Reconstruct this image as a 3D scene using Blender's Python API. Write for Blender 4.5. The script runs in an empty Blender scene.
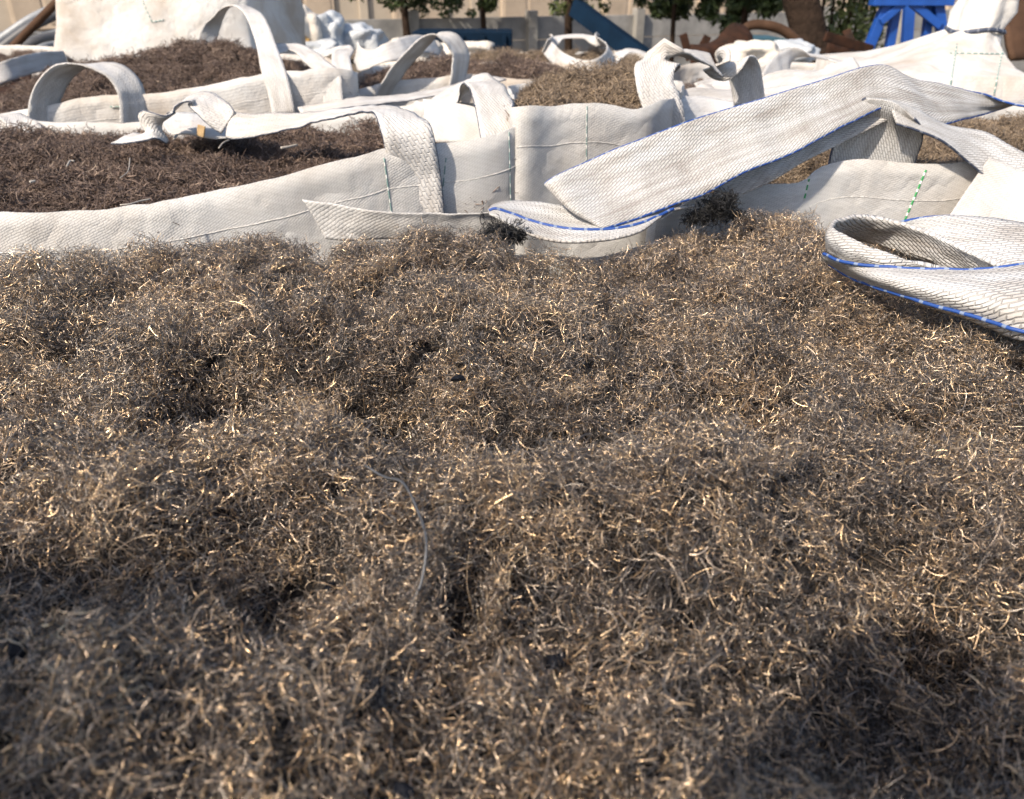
import bpy, math, random
import numpy as np
from mathutils import Vector, noise, Matrix

random.seed(7)
RNG = np.random.default_rng(11)
SC = bpy.context.scene
COL = SC.collection
R = math.radians

# ------------------------------------------------------------------ camera
CAM_Z = 1.55
PITCH = 28.03
F_PX = 788.0
cam_data = bpy.data.cameras.new("camera")
cam_data.sensor_width = 36.0
cam_data.lens = F_PX / 1024 * 36.0
cam_data.clip_start = 0.02
cam_data.clip_end = 500
cam_data.dof.use_dof = True
cam_data.dof.focus_distance = 0.62
cam_data.dof.aperture_fstop = 11.5
cam = bpy.data.objects.new("camera", cam_data)
COL.objects.link(cam)
cam.location = (0, 0, CAM_Z)
cam.rotation_euler = (R(90 - PITCH), 0, 0)
SC.camera = cam

# ------------------------------------------------------------------ light
SUN_EL = 42.0
SUN_DIR_XY = Vector((-0.68, -0.73)).normalized()     # horizontal direction towards the sun
world = bpy.data.worlds.new("World")
SC.world = world
world.use_nodes = True
wn = world.node_tree
wn.nodes.clear()
w_out = wn.nodes.new("ShaderNodeOutputWorld")
w_bg = wn.nodes.new("ShaderNodeBackground")
w_sky = wn.nodes.new("ShaderNodeTexSky")
w_sky.sky_type = 'NISHITA'
w_sky.sun_disc = False
w_sky.sun_elevation = R(SUN_EL)
w_sky.sun_rotation = math.atan2(SUN_DIR_XY.x, SUN_DIR_XY.y)
w_sky.air_density = 1.0
w_sky.dust_density = 2.0
w_bg.inputs["Strength"].default_value = 0.15
wn.links.new(w_sky.outputs[0], w_bg.inputs[0])
wn.links.new(w_bg.outputs[0], w_out.inputs[0])

sun_data = bpy.data.lights.new("sun", 'SUN')
sun_data.energy = 4.7
sun_data.angle = R(1.2)
sun_data.color = (1.0, 0.88, 0.725)
sun = bpy.data.objects.new("sun", sun_data)
COL.objects.link(sun)
ce = math.cos(R(SUN_EL))
to_sun = Vector((SUN_DIR_XY.x * ce, SUN_DIR_XY.y * ce, math.sin(R(SUN_EL))))
sun.rotation_euler = to_sun.to_track_quat('Z', 'Y').to_euler()
sun.location = to_sun * 20

SC.view_settings.view_transform = 'Standard'
SC.view_settings.look = 'None'
SC.view_settings.exposure = 0.62
SC.view_settings.gamma = 1.0
SC.view_settings.use_curve_mapping = False
SC.cycles.max_bounces = 5
SC.cycles.use_adaptive_sampling = True
SC.cycles.adaptive_threshold = 0.015
SC.cycles.diffuse_bounces = 2
SC.cycles.glossy_bounces = 2
SC.cycles.transmission_bounces = 3
SC.cycles.use_denoising = True

# ------------------------------------------------------------------ geometry helpers
_s, _c = math.sin(R(PITCH)), math.cos(R(PITCH))

def ray(x, y):
    u = (x - 512.0) / F_PX
    v = (399.5 - y) / F_PX
    return Vector((u, _c + _s * v, -_s + _c * v))

def at(x, y, Y):
    d = ray(x, y)
    return Vector((0, 0, CAM_Z)) + d * (Y / d.y)

def atz(x, y, z):
    d = ray(x, y)
    return Vector((0, 0, CAM_Z)) + d * ((z - CAM_Z) / d.z)

def P(p):
    """(x, y, Y) picture position at a distance, ('z', x, y, z) on a level, or a Vector."""
    if isinstance(p, Vector):
        return p
    if p[0] == 'z':
        return atz(p[1], p[2], p[3])
    return at(*p)

def catmull(pts, n, closed=False):
    """resample a polyline of vectors (numpy k x d) with a Catmull-Rom spline to n points"""
    pts = np.asarray(pts, float)
    k = len(pts)
    if k == 2 and not closed:
        t = np.linspace(0, 1, n)[:, None]
        return pts[0] * (1 - t) + pts[1] * t
    if closed:
        ext = np.vstack([pts[-1], pts, pts[0], pts[1]])
        segs = k
    else:
        ext = np.vstack([2 * pts[0] - pts[1], pts, 2 * pts[-1] - pts[-2]])
        segs = k - 1
    # parameter roughly by chord length
    base = ext[1:segs + 2]
    ln = np.linalg.norm(np.diff(base[:, :3], axis=0), axis=1) + 1e-9
    cum = np.concatenate([[0], np.cumsum(ln)])
    ts = np.linspace(0, cum[-1], n, endpoint=not closed)
    out = []
    for t in ts:
        i = min(int(np.searchsorted(cum, t, side='right') - 1), segs - 1)
        f = (t - cum[i]) / ln[i]
        p0, p1, p2, p3 = ext[i], ext[i + 1], ext[i + 2], ext[i + 3]
        out.append(0.5 * ((2 * p1) + (-p0 + p2) * f + (2 * p0 - 5 * p1 + 4 * p2 - p3) * f * f + (-p0 + 3 * p1 - 3 * p2 + p3) * f ** 3))
    return np.array(out)

def link(o, parent=None):
    COL.objects.link(o)
    if parent is not None:
        o.parent = parent
    return o

def tag(o, label=None, cat=None, group=None, kind=None):
    if label: o["label"] = label
    if cat: o["category"] = cat
    if group: o["group"] = group
    if kind: o["kind"] = kind
    return o

def empty(name, loc=(0, 0, 0)):
    o = bpy.data.objects.new(name, None)
    o.empty_display_size = 0.1
    COL.objects.link(o)
    o.location = loc
    return o

def mesh_obj(name, verts, faces, mat, parent=None, uv=None, smooth=True):
    """verts in world space; parent empties have no rotation"""
    off = Vector((0, 0, 0))
    if parent is not None:
        q = parent
        while q is not None:
            off += Vector(q.location); q = q.parent
    v = np.asarray(verts, float) - np.array(off)
    me = bpy.data.meshes.new(name)
    me.from_pydata(v.tolist(), [], [list(f) for f in faces])
    if uv is not None:
        lay = me.uv_layers.new(name="UVMap")
        idx = np.empty(len(me.loops), int)
        me.loops.foreach_get("vertex_index", idx)
        lay.data.foreach_set("uv", np.asarray(uv, float)[idx].ravel())
    if smooth:
        me.shade_smooth()
    me.materials.append(mat)
    me.update()
    return link(bpy.data.objects.new(name, me), parent)

def grid_faces(nr, nc, closed=False):
    f = []
    for i in range(nr - 1):
        for j in range(nc if closed else nc - 1):
            a = i * nc + j; b = i * nc + (j + 1) % nc
            f.append((a, b, b + nc, a + nc))
    return f

def wrinkle(pts, amp, scale, seed=0.0, normal=None):
    out = pts.copy()
    for i in range(len(pts)):
        q = Vector(pts[i]) * scale + Vector((seed, seed * 1.7, -seed))
        n = noise.noise(q) + 0.5 * noise.noise(q * 2.3)
        d = normal[i] if normal is not None else np.array([0.3, -1, 0.25])
        out[i] = pts[i] + d * n * amp
    return out

def grid_normals(g):
    du = np.gradient(g, axis=1); dv = np.gradient(g, axis=0)
    n = np.cross(du, dv)
    return n / (np.linalg.norm(n, axis=2, keepdims=True) + 1e-9)

def sheet(name, rows, mat, parent=None, nu=60, nv=14, thick=0.0015, amp=0.0, scale=14.0, seed=0.0):
    """rows: list of control polylines (same direction); spline surface through them, with thickness"""
    m = max(len(r) for r in rows)
    rr = [catmull([P(p) for p in r], nu) for r in rows]
    rr = np.array(rr)                                   # k x nu x 3
    g = np.stack([catmull(rr[:, j], nv) for j in range(nu)], axis=1)   # nv x nu x 3
    if amp:
        nrm = grid_normals(g).reshape(-1, 3)
        g = wrinkle(g.reshape(-1, 3), amp, scale, seed, nrm).reshape(g.shape)
    lu = np.concatenate([[0], np.cumsum(np.linalg.norm(np.diff(g.mean(0), axis=0), axis=1))])
    lv = np.concatenate([[0], np.cumsum(np.linalg.norm(np.diff(g, axis=0), axis=2).mean(1))])
    uv = np.stack(np.meshgrid(lu, lv), axis=2).reshape(-1, 2)
    o = mesh_obj(name, g.reshape(-1, 3), grid_faces(nv, nu), mat, parent, uv)
    if thick:
        md = o.modifiers.new("thickness", 'SOLIDIFY'); md.thickness = thick; md.offset = 0
    return o, g

def tube(name, pts, rad, mat, parent=None, sides=8, n=None, taper=None, caps=True, uv=True):
    pts = np.array([P(p) for p in pts], float)
    if n: pts = catmull(pts, n)
    t = np.gradient(pts, axis=0); t /= np.linalg.norm(t, axis=1, keepdims=True) + 1e-9
    ref = np.array([0.13, 0.21, 0.97]) if abs(t[0][2]) < 0.9 else np.array([1.0, 0.1, 0])
    verts = []; uvs = []; L = 0
    for i, p in enumerate(pts):
        a = np.cross(t[i], ref); a /= np.linalg.norm(a) + 1e-9
        b = np.cross(t[i], a); ref = np.cross(a, t[i]) if True else ref
        r = rad if taper is None else rad * (taper[0] + (taper[1] - taper[0]) * i / (len(pts) - 1))
        if i: L += np.linalg.norm(pts[i] - pts[i - 1])
        for k in range(sides):
            an = 2 * math.pi * k / sides
            verts.append(p + r * (math.cos(an) * a + math.sin(an) * b)); uvs.append((L, k / sides))
    f = grid_faces(len(pts), sides, True)
    if caps:
        f.append(tuple(reversed(range(sides))))
        f.append(tuple(range((len(pts) - 1) * sides, len(pts) * sides)))
    return mesh_obj(name, verts, f, mat, parent, uvs if uv else None)

def strap(ctrs, wds, width, mat, parent, name="lifting_strap", nu=70, nv=9, thick=0.0028, amp=0.0026, seed=0.0,
          edges=None, cup=0.0):
    """webbing band along a centre path; wds = width direction at each control point; edges = material of edge yarns"""
    C = np.array([P(p) for p in ctrs], float)
    W = np.array([Vector(w).normalized() for w in wds], float)
    CW = catmull(np.hstack([C, W]), nu)
    c, w = CW[:, :3], CW[:, 3:]
    t = np.gradient(c, axis=0); t /= np.linalg.norm(t, axis=1, keepdims=True) + 1e-9
    w = w - (w * t).sum(1, keepdims=True) * t
    w /= np.linalg.norm(w, axis=1, keepdims=True) + 1e-9
    n = np.cross(t, w)
    s = np.linspace(-1, 1, nv)
    if isinstance(width, (list, tuple)):
        wl = catmull(np.hstack([C, np.array(width, float)[:, None]]), nu)[:, 3:]; width = float(np.mean(width))
    else:
        wl = width
    g = np.stack([c + w * (k * wl / 2) + n * (cup * (k * k)) for k in s], axis=0)
    if amp:
        g = wrinkle(g.reshape(-1, 3), amp, 30.0, seed, np.broadcast_to(n, g.shape).reshape(-1, 3)).reshape(g.shape)
    lu = np.concatenate([[0], np.cumsum(np.linalg.norm(np.diff(c, axis=0), axis=1))])
    uv = np.stack(np.meshgrid(lu, (s + 1) * width / 2), axis=2).reshape(-1, 2)
    o = mesh_obj(name, g.reshape(-1, 3), grid_faces(nv, nu), mat, parent, uv)
    md = o.modifiers.new("thickness", 'SOLIDIFY'); md.thickness = thick; md.offset = 0
    if edges:
        for row in (0, -1):
            tube("edge_yarn", [Vector(q) for q in g[row]], 0.0010, edges, o, sides=6)
    return o

def box_mesh(name, c, sx, sy, sz, mat, parent=None, rot=None, bev=0.0):
    """box centred on c"""
    vs = []
    for dx in (-1, 1):
        for dy in (-1, 1):
            for dz in (-1, 1):
                v = Vector((dx * sx / 2, dy * sy / 2, dz * sz / 2))
                if rot is not None: v = rot @ v
                vs.append(Vector(c) + v)
    f = [(0, 1, 3, 2), (4, 6, 7, 5), (0, 4, 5, 1), (2, 3, 7, 6), (0, 2, 6, 4), (1, 5, 7, 3)]
    o = mesh_obj(name, vs, f, mat, parent, smooth=False)
    if bev:
        m = o.modifiers.new("bevel", 'BEVEL'); m.width = bev; m.segments = 2
    return o

def beam(name, a, b, w, d, mat, parent=None, up=(0, 1, 0), bev=0.004):
    a, b = P(a), P(b)
    z = (b - a).normalized(); y = Vector(up); x = y.cross(z).normalized(); y = z.cross(x)
    rot = Matrix((x, y, z)).transposed()
    return box_mesh(name, (a + b) / 2, w, d, (b - a).length, mat, parent, rot, bev)

# ------------------------------------------------------------------ materials
class NT:
    def __init__(self, name):
        self.m = bpy.data.materials.new(name); self.m.use_nodes = True
        self.t = self.m.node_tree; self.t.nodes.clear()
        self.out = self.n("ShaderNodeOutputMaterial")
    def n(self, kind, **kw):
        nd = self.t.nodes.new(kind)
        for k, v in kw.items():
            if k in nd.inputs and not hasattr(nd, k): nd.inputs[k].default_value = v
            elif hasattr(nd, k): setattr(nd, k, v)
            else: nd.inputs[k.replace("_", " ")].default_value = v
        return nd
    def l(self, a, b): self.t.links.new(a, b)
    def ramp(self, fac, stops):
        r = self.n("ShaderNodeValToRGB")
        el = r.color_ramp.elements
        while len(el) < len(stops): el.new(0.5)
        for e, (p, c) in zip(el, stops):
            e.position = p; e.color = (*c, 1) if len(c) == 3 else c
        self.l(fac, r.inputs[0]); return r.outputs[0]
    def noise(self, vec, scale, detail=4, rough=0.55):
        nd = self.n("ShaderNodeTexNoise"); nd.inputs["Scale"].default_value = scale
        nd.inputs["Detail"].default_value = detail; nd.inputs["Roughness"].default_value = rough
        if vec is not None: self.l(vec, nd.inputs["Vector"])
        return nd.outputs["Fac"]
    def mix(self, fac, a, b, mode='MIX'):
        nd = self.n("ShaderNodeMix"); nd.data_type = 'RGBA'; nd.blend_type = mode
        for s, v in ((nd.inputs[0], fac), (nd.inputs[6], a), (nd.inputs[7], b)):
            if hasattr(v, "links"): self.l(v, s)
            else: s.default_value = (*v, 1) if isinstance(v, tuple) and len(v) == 3 else v
        return nd.outputs[2]

def fabric_mat(name, base, dirt, brick, bump, trans=0.22, dirt_amt=0.5, weave_dark=0.75, rough=0.75, dirt_scale=9.0, shear=0.0, streak=False, crease=0.0):
    """woven polypropylene: brick = (length, height) of one visible yarn float in metres on the UVs"""
    k = NT(name)
    uv = k.n("ShaderNodeUVMap").outputs[0]
    geo = k.n("ShaderNodeTexCoord").outputs["Object"]
    b = k.n("ShaderNodeTexBrick")
    su = k.n("ShaderNodeSeparateXYZ"); k.l(uv, su.inputs[0])
    wob = k.n("ShaderNodeMath", operation='MULTIPLY_ADD')               # yarns wander a little
    k.l(k.noise(geo, 70, 2, 0.5), wob.inputs[0]); wob.inputs[1].default_value = brick[1] * 1.1
    sh = k.n("ShaderNodeMath", operation='MULTIPLY_ADD'); k.l(su.outputs[0], sh.inputs[0]); sh.inputs[1].default_value = shear
    k.l(su.outputs[1], sh.inputs[2]); k.l(sh.outputs[0], wob.inputs[2])
    cu = k.n("ShaderNodeCombineXYZ"); k.l(su.outputs[0], cu.inputs[0]); k.l(wob.outputs[0], cu.inputs[1])
    k.l(cu.outputs[0], b.inputs["Vector"])
    b.offset = 0.5
    b.inputs["Color1"].default_value = (1, 1, 1, 1); b.inputs["Color2"].default_value = (0.86, 0.86, 0.86, 1)
    b.inputs["Mortar"].default_value = (0, 0, 0, 1)
    b.inputs["Scale"].default_value = 1.0
    b.inputs["Mortar Size"].default_value = brick[1] * 0.30
    b.inputs["Mortar Smooth"].default_value = 1.0
    b.inputs["Bias"].default_value = 0.0
    b.inputs["Brick Width"].default_value = brick[0]
    b.inputs["Row Height"].default_value = brick[1]
    d = k.noise(geo, dirt_scale, 6, 0.65)
    if streak:                                          # grime worked in along the yarns
        sc3 = k.n("ShaderNodeVectorMath", operation='MULTIPLY'); k.l(uv, sc3.inputs[0]); sc3.inputs[1].default_value = (7.0, 75.0, 1.0)
        d2 = k.noise(sc3.outputs[0], 1.0, 4, 0.6)
        mxs = k.n("ShaderNodeMath", operation='MULTIPLY_ADD'); k.l(d2, mxs.inputs[0]); mxs.inputs[1].default_value = 0.55
        hl = k.n("ShaderNodeMath", operation='MULTIPLY'); k.l(d, hl.inputs[0]); hl.inputs[1].default_value = 0.45
        k.l(hl.outputs[0], mxs.inputs[2]); d = mxs.outputs[0]
    d = k.ramp(d, [(0.42, (0, 0, 0)), (0.66 if not streak else 0.60, (1, 1, 1))])
    dm = k.n("ShaderNodeMath", operation='MULTIPLY'); k.l(d, dm.inputs[0]); dm.inputs[1].default_value = dirt_amt
    col = k.mix(dm.outputs[0], base, dirt)
    wd = tuple(c * weave_dark for c in base)
    weave = k.mix(b.outputs["Color"], tuple(c * weave_dark for c in (1, 1, 1)), (1, 1, 1))  # groove shade and grime between the yarns put into the colour
    col = k.mix(1.0, col, weave, 'MULTIPLY')
    p = k.n("ShaderNodeBsdfPrincipled")
    k.l(col, p.inputs["Base Color"]); p.inputs["Roughness"].default_value = rough
    p.inputs["Specular IOR Level"].default_value = 0.35
    bp = k.n("ShaderNodeBump"); bp.inputs["Strength"].default_value = bump; bp.inputs["Distance"].default_value = brick[1] * 0.35
    k.l(b.outputs["Color"], bp.inputs["Height"]); k.l(bp.outputs[0], p.inputs["Normal"])
    if crease:                                          # crumples pressed into the cloth
        nc_ = k.noise(geo, 11, 3, 0.5)
        ab = k.n("ShaderNodeMath", operation='SUBTRACT'); k.l(nc_, ab.inputs[0]); ab.inputs[1].default_value = 0.5
        ab2 = k.n("ShaderNodeMath", operation='ABSOLUTE'); k.l(ab.outputs[0], ab2.inputs[0])
        rg = k.n("ShaderNodeMapRange"); k.l(ab2.outputs[0], rg.inputs[0]); rg.inputs[2].default_value = 0.10
        nc2 = k.noise(geo, 34, 3, 0.55)
        sm = k.n("ShaderNodeMath", operation='MULTIPLY_ADD'); k.l(nc2, sm.inputs[0]); sm.inputs[1].default_value = 0.9; k.l(rg.outputs[0], sm.inputs[2])
        cb = k.n("ShaderNodeBump"); cb.inputs["Strength"].default_value = 0.30 * crease; cb.inputs["Distance"].default_value = 0.006
        k.l(sm.outputs[0], cb.inputs["Height"]); k.l(cb.outputs[0], bp.inputs["Normal"])
    if trans > 0:
        tr = k.n("ShaderNodeBsdfTranslucent"); k.l(col, tr.inputs[0])
        mx = k.n("ShaderNodeMixShader"); mx.inputs[0].default_value = trans
        k.l(p.outputs[0], mx.inputs[1]); k.l(tr.outputs[0], mx.inputs[2]); k.l(mx.outputs[0], k.out.inputs[0])
    else:
        k.l(p.outputs[0], k.out.inputs[0])
    return k.m

def plain_mat(name, base, var=0.25, scale=8.0, rough=0.7, metal=0.0, bump=0.2, second=None, bdist=0.005, spec=0.4):
    k = NT(name)
    geo = k.n("ShaderNodeTexCoord").outputs["Object"]
    f = k.noise(geo, scale, 6, 0.65)
    sec = second or tuple(c * (1 - var) for c in base)
    col = k.mix(k.ramp(f, [(0.35, (0, 0, 0)), (0.68, (1, 1, 1))]), base, sec)
    p = k.n("ShaderNodeBsdfPrincipled")
    k.l(col, p.inputs["Base Color"]); p.inputs["Roughness"].default_value = rough; p.inputs["Metallic"].default_value = metal; p.inputs["Specular IOR Level"].default_value = spec
    bp = k.n("ShaderNodeBump"); bp.inputs["Strength"].default_value = bump; bp.inputs["Distance"].default_value = bdist
    k.l(k.noise(geo, scale * 4, 5, 0.6), bp.inputs["Height"]); k.l(bp.outputs[0], p.inputs["Normal"])
    k.l(p.outputs[0], k.out.inputs[0])
    return k.m

def yarn_mat(name, colour, gap, period=0.022, duty=0.7):
    k = NT(name)
    uv = k.n("ShaderNodeUVMap").outputs[0]
    sp = k.n("ShaderNodeSeparateXYZ"); k.l(uv, sp.inputs[0])
    m = k.n("ShaderNodeMath", operation='PINGPONG'); k.l(sp.outputs[0], m.inputs[0]); m.inputs[1].default_value = period / 2
    g = k.n("ShaderNodeMath", operation='LESS_THAN'); k.l(m.outputs[0], g.inputs[0]); g.inputs[1].default_value = period / 2 * duty
    col = k.mix(g.outputs[0], gap, colour)
    p = k.n("ShaderNodeBsdfPrincipled"); k.l(col, p.inputs["Base Color"]); p.inputs["Roughness"].default_value = 0.6
    k.l(p.outputs[0], k.out.inputs[0])
    return k.m

def wire_mat(name, stops, metal=0.55, rough=0.42, spec=0.5):
    k = NT(name)
    a = k.n("ShaderNodeAttribute"); a.attribute_name = "tone"
    inf = k.n("ShaderNodeObjectInfo")
    ad = k.n("ShaderNodeMath", operation='MULTIPLY_ADD'); k.l(inf.outputs["Random"], ad.inputs[0]); ad.inputs[1].default_value = 0.22
    k.l(a.outputs["Fac"], ad.inputs[2])
    col = k.ramp(ad.outputs[0], stops)
    p = k.n("ShaderNodeBsdfPrincipled"); k.l(col, p.inputs["Base Color"])
    p.inputs["Metallic"].default_value = metal; p.inputs["Roughness"].default_value = rough
    p.inputs["Specular IOR Level"].default_value = spec
    k.l(p.outputs[0], k.out.inputs[0])
    return k.m

WHITE = (0.705, 0.695, 0.68)
M_FABRIC = fabric_mat("woven_white_fabric", WHITE, (0.40, 0.34, 0.28), (0.0065, 0.0031), 0.40, trans=0.3, dirt_amt=0.36, weave_dark=0.82, crease=1.0, shear=0.5)
M_FABRIC_FAR = fabric_mat("woven_white_fabric_far", (0.63, 0.62, 0.605), (0.38, 0.30, 0.225), (0.012, 0.006), 0.2, trans=0.2, crease=1.0, dirt_amt=0.7, weave_dark=0.94, dirt_scale=5.0)
M_WEB = fabric_mat("webbing_near", (0.61, 0.605, 0.60), (0.27, 0.235, 0.20), (0.0082, 0.0031), 0.85, trans=0.06, dirt_amt=0.7, weave_dark=0.70, dirt_scale=16.0, shear=0.42, streak=True)
M_WEB_FAR = fabric_mat("webbing_far", (0.61, 0.595, 0.58), (0.31, 0.265, 0.22), (0.010, 0.004), 0.6, trans=0.08, dirt_amt=0.5, weave_dark=0.82, dirt_scale=10.0, shear=0.4, streak=True)
M_BLUE_YARN = yarn_mat("blue_edge_yarn", (0.012, 0.055, 0.24), (0.16, 0.21, 0.33), 0.016, 0.80)
M_DARK_YARN = yarn_mat("dark_edge_yarn", (0.03, 0.04, 0.07), (0.12, 0.13, 0.16), 0.02, 0.8)
M_GREEN_YARN = yarn_mat("green_yarn", (0.02, 0.25, 0.07), (0.70, 0.70, 0.66), 0.010, 0.62)
M_HEM_YARN = yarn_mat("hem_yarn", (0.52, 0.50, 0.47), (0.66, 0.64, 0.61), 0.012, 0.6)
M_GREYGREEN_YARN = yarn_mat("grey_green_yarn", (0.16, 0.26, 0.24), (0.60, 0.60, 0.57), 0.014, 0.7)
M_WIRE = wire_mat("steel_wire", [(0.0, (0.040, 0.037, 0.036)), (0.27, (0.175, 0.160, 0.150)), (0.51, (0.46, 0.375, 0.30)), (0.76, (0.88, 0.62, 0.37)), (1.0, (0.98, 0.80, 0.54))], metal=0.82, rough=0.29)
M_WIRE_BROWN = wire_mat("brown_steel_wire", [(0.0, (0.055, 0.038, 0.031)), (0.45, (0.15, 0.104, 0.082)), (0.8, (0.26, 0.185, 0.14)), (1.0, (0.45, 0.36, 0.28))], metal=0.3, rough=0.5)
M_WIRE_OLIVE = wire_mat("tan_steel_wire", [(0.0, (0.10, 0.075, 0.055)), (0.45, (0.24, 0.18, 0.125)), (0.8, (0.40, 0.30, 0.20)), (1.0, (0.55, 0.42, 0.28))], metal=0.35, rough=0.5)  # lighter tan wire than the brown fills
M_WIRE_BLACK = wire_mat("black_wire", [(0.0, (0.008, 0.008, 0.009)), (1.0, (0.03, 0.03, 0.032))], metal=0.2, rough=0.5)
M_BED = plain_mat("wire_bed", (0.026, 0.021, 0.018), 0.5, 60, 0.9, bump=0.9)  # dark sheet under the wire, its colour standing in for shade in the gaps
M_BED_BROWN = plain_mat("brown_wire_bed", (0.035, 0.026, 0.021), 0.5, 50, 0.9, bump=0.9)  # browner sheet, likewise coloured dark for the gap shade

# ------------------------------------------------------------------ wire clump prototypes (mesh data for the fills)
def fibre_arrays(n, seg, spread, thick, lmin, lmax, rmin, rmax, tilt, kappa, seed):
    g = np.random.default_rng(seed)
    rr = spread * np.sqrt(g.random(n)); th = g.random(n) * 2 * np.pi
    p = np.stack([rr * np.cos(th), rr * np.sin(th), g.uniform(-thick, thick, n) - 0.25 * thick], 1)
    az = g.random(n) * 2 * np.pi; el = g.normal(0, tilt, n)
    t = np.stack([np.cos(el) * np.cos(az), np.cos(el) * np.sin(az), np.sin(el)], 1)
    ax = g.normal(0, 1, (n, 3)); ax[:, 2] *= 1.6
    ax -= (ax * t).sum(1, keepdims=True) * t
    ax /= np.linalg.norm(ax, axis=1, keepdims=True)
    L = g.uniform(lmin, lmax, n) * np.where(g.random(n) < 0.10, 2.0, 1.0)
    kap = np.abs(g.normal(0, kappa, n)) + kappa * 0.15
    step = L / seg
    rad = g.uniform(rmin, rmax, n) * np.where(g.random(n) < 0.10, 1.5, 1.0)
    tone = np.clip(g.beta(0.95, 1.55, n), 0, 1) * 0.78
    verts = np.zeros((n, seg + 1, 3, 3))
    p = p - t * L[:, None] * 0.5
    for i in range(seg + 1):
        nb = np.cross(t, ax)
        for k in range(3):
            a = 2 * np.pi * k / 3
            r = rad[:, None] * (0.75 if i in (0, seg) else 1.0)
            verts[:, i, k] = p + r * (math.cos(a) * ax + math.sin(a) * nb)
        # rotate t about ax
        ang = (kap * step * g.uniform(0.5, 1.5, n))[:, None]
        p = p + t * step[:, None]
        t2 = t * np.cos(ang) + np.cross(ax, t) * np.sin(ang)
        # slow torsion
        tw = g.normal(0, 0.25, n)[:, None]
        ax = ax * np.cos(tw) + np.cross(t2, ax) * np.sin(tw)
        ax -= (ax * t2).sum(1, keepdims=True) * t2
        ax /= np.linalg.norm(ax, axis=1, keepdims=True)
        t = t2
    base = np.arange(n)[:, None] * (seg + 1) * 3
    q = []
    for i in range(seg):
        for k in range(3):
            a = i * 3 + k; b = i * 3 + (k + 1) % 3
            q.append([a, b, b + 3, a + 3])
    q = np.array(q)
    faces = (base[:, :, None] + q[None]).reshape(-1, 4)
    return verts.reshape(-1, 3), faces, np.repeat(tone, (seg + 1) * 3)

def quads_mesh(name, verts, faces, mat, tone=None):
    me = bpy.data.meshes.new(name)
    nv, nf = len(verts), len(faces)
    me.vertices.add(nv); me.vertices.foreach_set("co", np.asarray(verts, np.float32).ravel())
    me.loops.add(nf * 4); me.loops.foreach_set("vertex_index", np.asarray(faces, np.int32).ravel())
    me.polygons.add(nf); me.polygons.foreach_set("loop_start", np.arange(0, nf * 4, 4, dtype=np.int32))
    me.update(calc_edges=True)
    me.shade_smooth()
    if tone is not None:
        at_ = me.attributes.new("tone", 'FLOAT', 'POINT'); at_.data.foreach_set("value", np.asarray(tone, np.float32))
    me.materials.append(mat)
    return me

def clump_set(name, mat, count, n, seg, spread, thick, lmin, lmax, rmin, rmax, tilt, kappa, seed):
    res = []
    for i in range(count):
        v, f, t = fibre_arrays(n, seg, spread, thick, lmin, lmax, rmin, rmax, tilt, kappa, seed + i)
        res.append(bpy.data.objects.new(name, quads_mesh(name, v, f, mat, t)))   # never linked: only mesh data for the fill
    return res

def scatter(o, protos, density, seed, smin=0.8, smax=1.25, lean=0.35):
    ng = bpy.data.node_groups.new("tangled_wire", 'GeometryNodeTree')
    ng.interface.new_socket("Geometry", in_out='INPUT', socket_type='NodeSocketGeometry')
    ng.interface.new_socket("Geometry", in_out='OUTPUT', socket_type='NodeSocketGeometry')
    N, Lk = ng.nodes, ng.links
    gi = N.new("NodeGroupInput"); go = N.new("NodeGroupOutput")
    di = N.new("GeometryNodeDistributePointsOnFaces")
    di.distribute_method = 'POISSON'                     # even cover without bald spots
    di.inputs["Density Max"].default_value = density * 3; di.inputs["Distance Min"].default_value = 0.82 / math.sqrt(density)
    di.inputs["Density Factor"].default_value = 1.0; di.inputs["Seed"].default_value = seed
    Lk.new(gi.outputs[0], di.inputs["Mesh"])
    jn = N.new("GeometryNodeJoinGeometry")
    for p in protos:
        oi = N.new("GeometryNodeObjectInfo"); oi.inputs["Object"].default_value = p
        g2 = N.new("GeometryNodeGeometryToInstance")
        Lk.new(oi.outputs["Geometry"], g2.inputs[0]); Lk.new(g2.outputs[0], jn.inputs[0])
    ins = N.new("GeometryNodeInstanceOnPoints")
    Lk.new(di.outputs["Points"], ins.inputs["Points"]); Lk.new(jn.outputs[0], ins.inputs["Instance"])
    ins.inputs["Pick Instance"].default_value = True
    rv = N.new("FunctionNodeRandomValue"); rv.data_type = 'FLOAT_VECTOR'
    rv.inputs[0].default_value = (-lean, -lean, 0); rv.inputs[1].default_value = (lean, lean, 6.283)
    e2r = N.new("FunctionNodeEulerToRotation"); Lk.new(rv.outputs[0], e2r.inputs[0])
    rr = N.new("FunctionNodeRotateRotation"); rr.rotation_space = 'LOCAL'
    Lk.new(di.outputs["Rotation"], rr.inputs[0]); Lk.new(e2r.outputs[0], rr.inputs[1])
    Lk.new(rr.outputs[0], ins.inputs["Rotation"])
    rs = N.new("FunctionNodeRandomValue"); rs.data_type = 'FLOAT'
    rs.inputs[2].default_value = smin; rs.inputs[3].default_value = smax
    Lk.new(rs.outputs[1], ins.inputs["Scale"])
    j2 = N.new("GeometryNodeJoinGeometry")
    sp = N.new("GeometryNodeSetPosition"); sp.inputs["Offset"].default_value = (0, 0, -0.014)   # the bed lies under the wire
    Lk.new(gi.outputs[0], sp.inputs[0]); Lk.new(sp.outputs[0], j2.inputs[0]); Lk.new(ins.outputs[0], j2.inputs[0])
    Lk.new(j2.outputs[0], go.inputs[0])
    md = o.modifiers.new("tangled_wire", 'NODES'); md.node_group = ng

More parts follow.
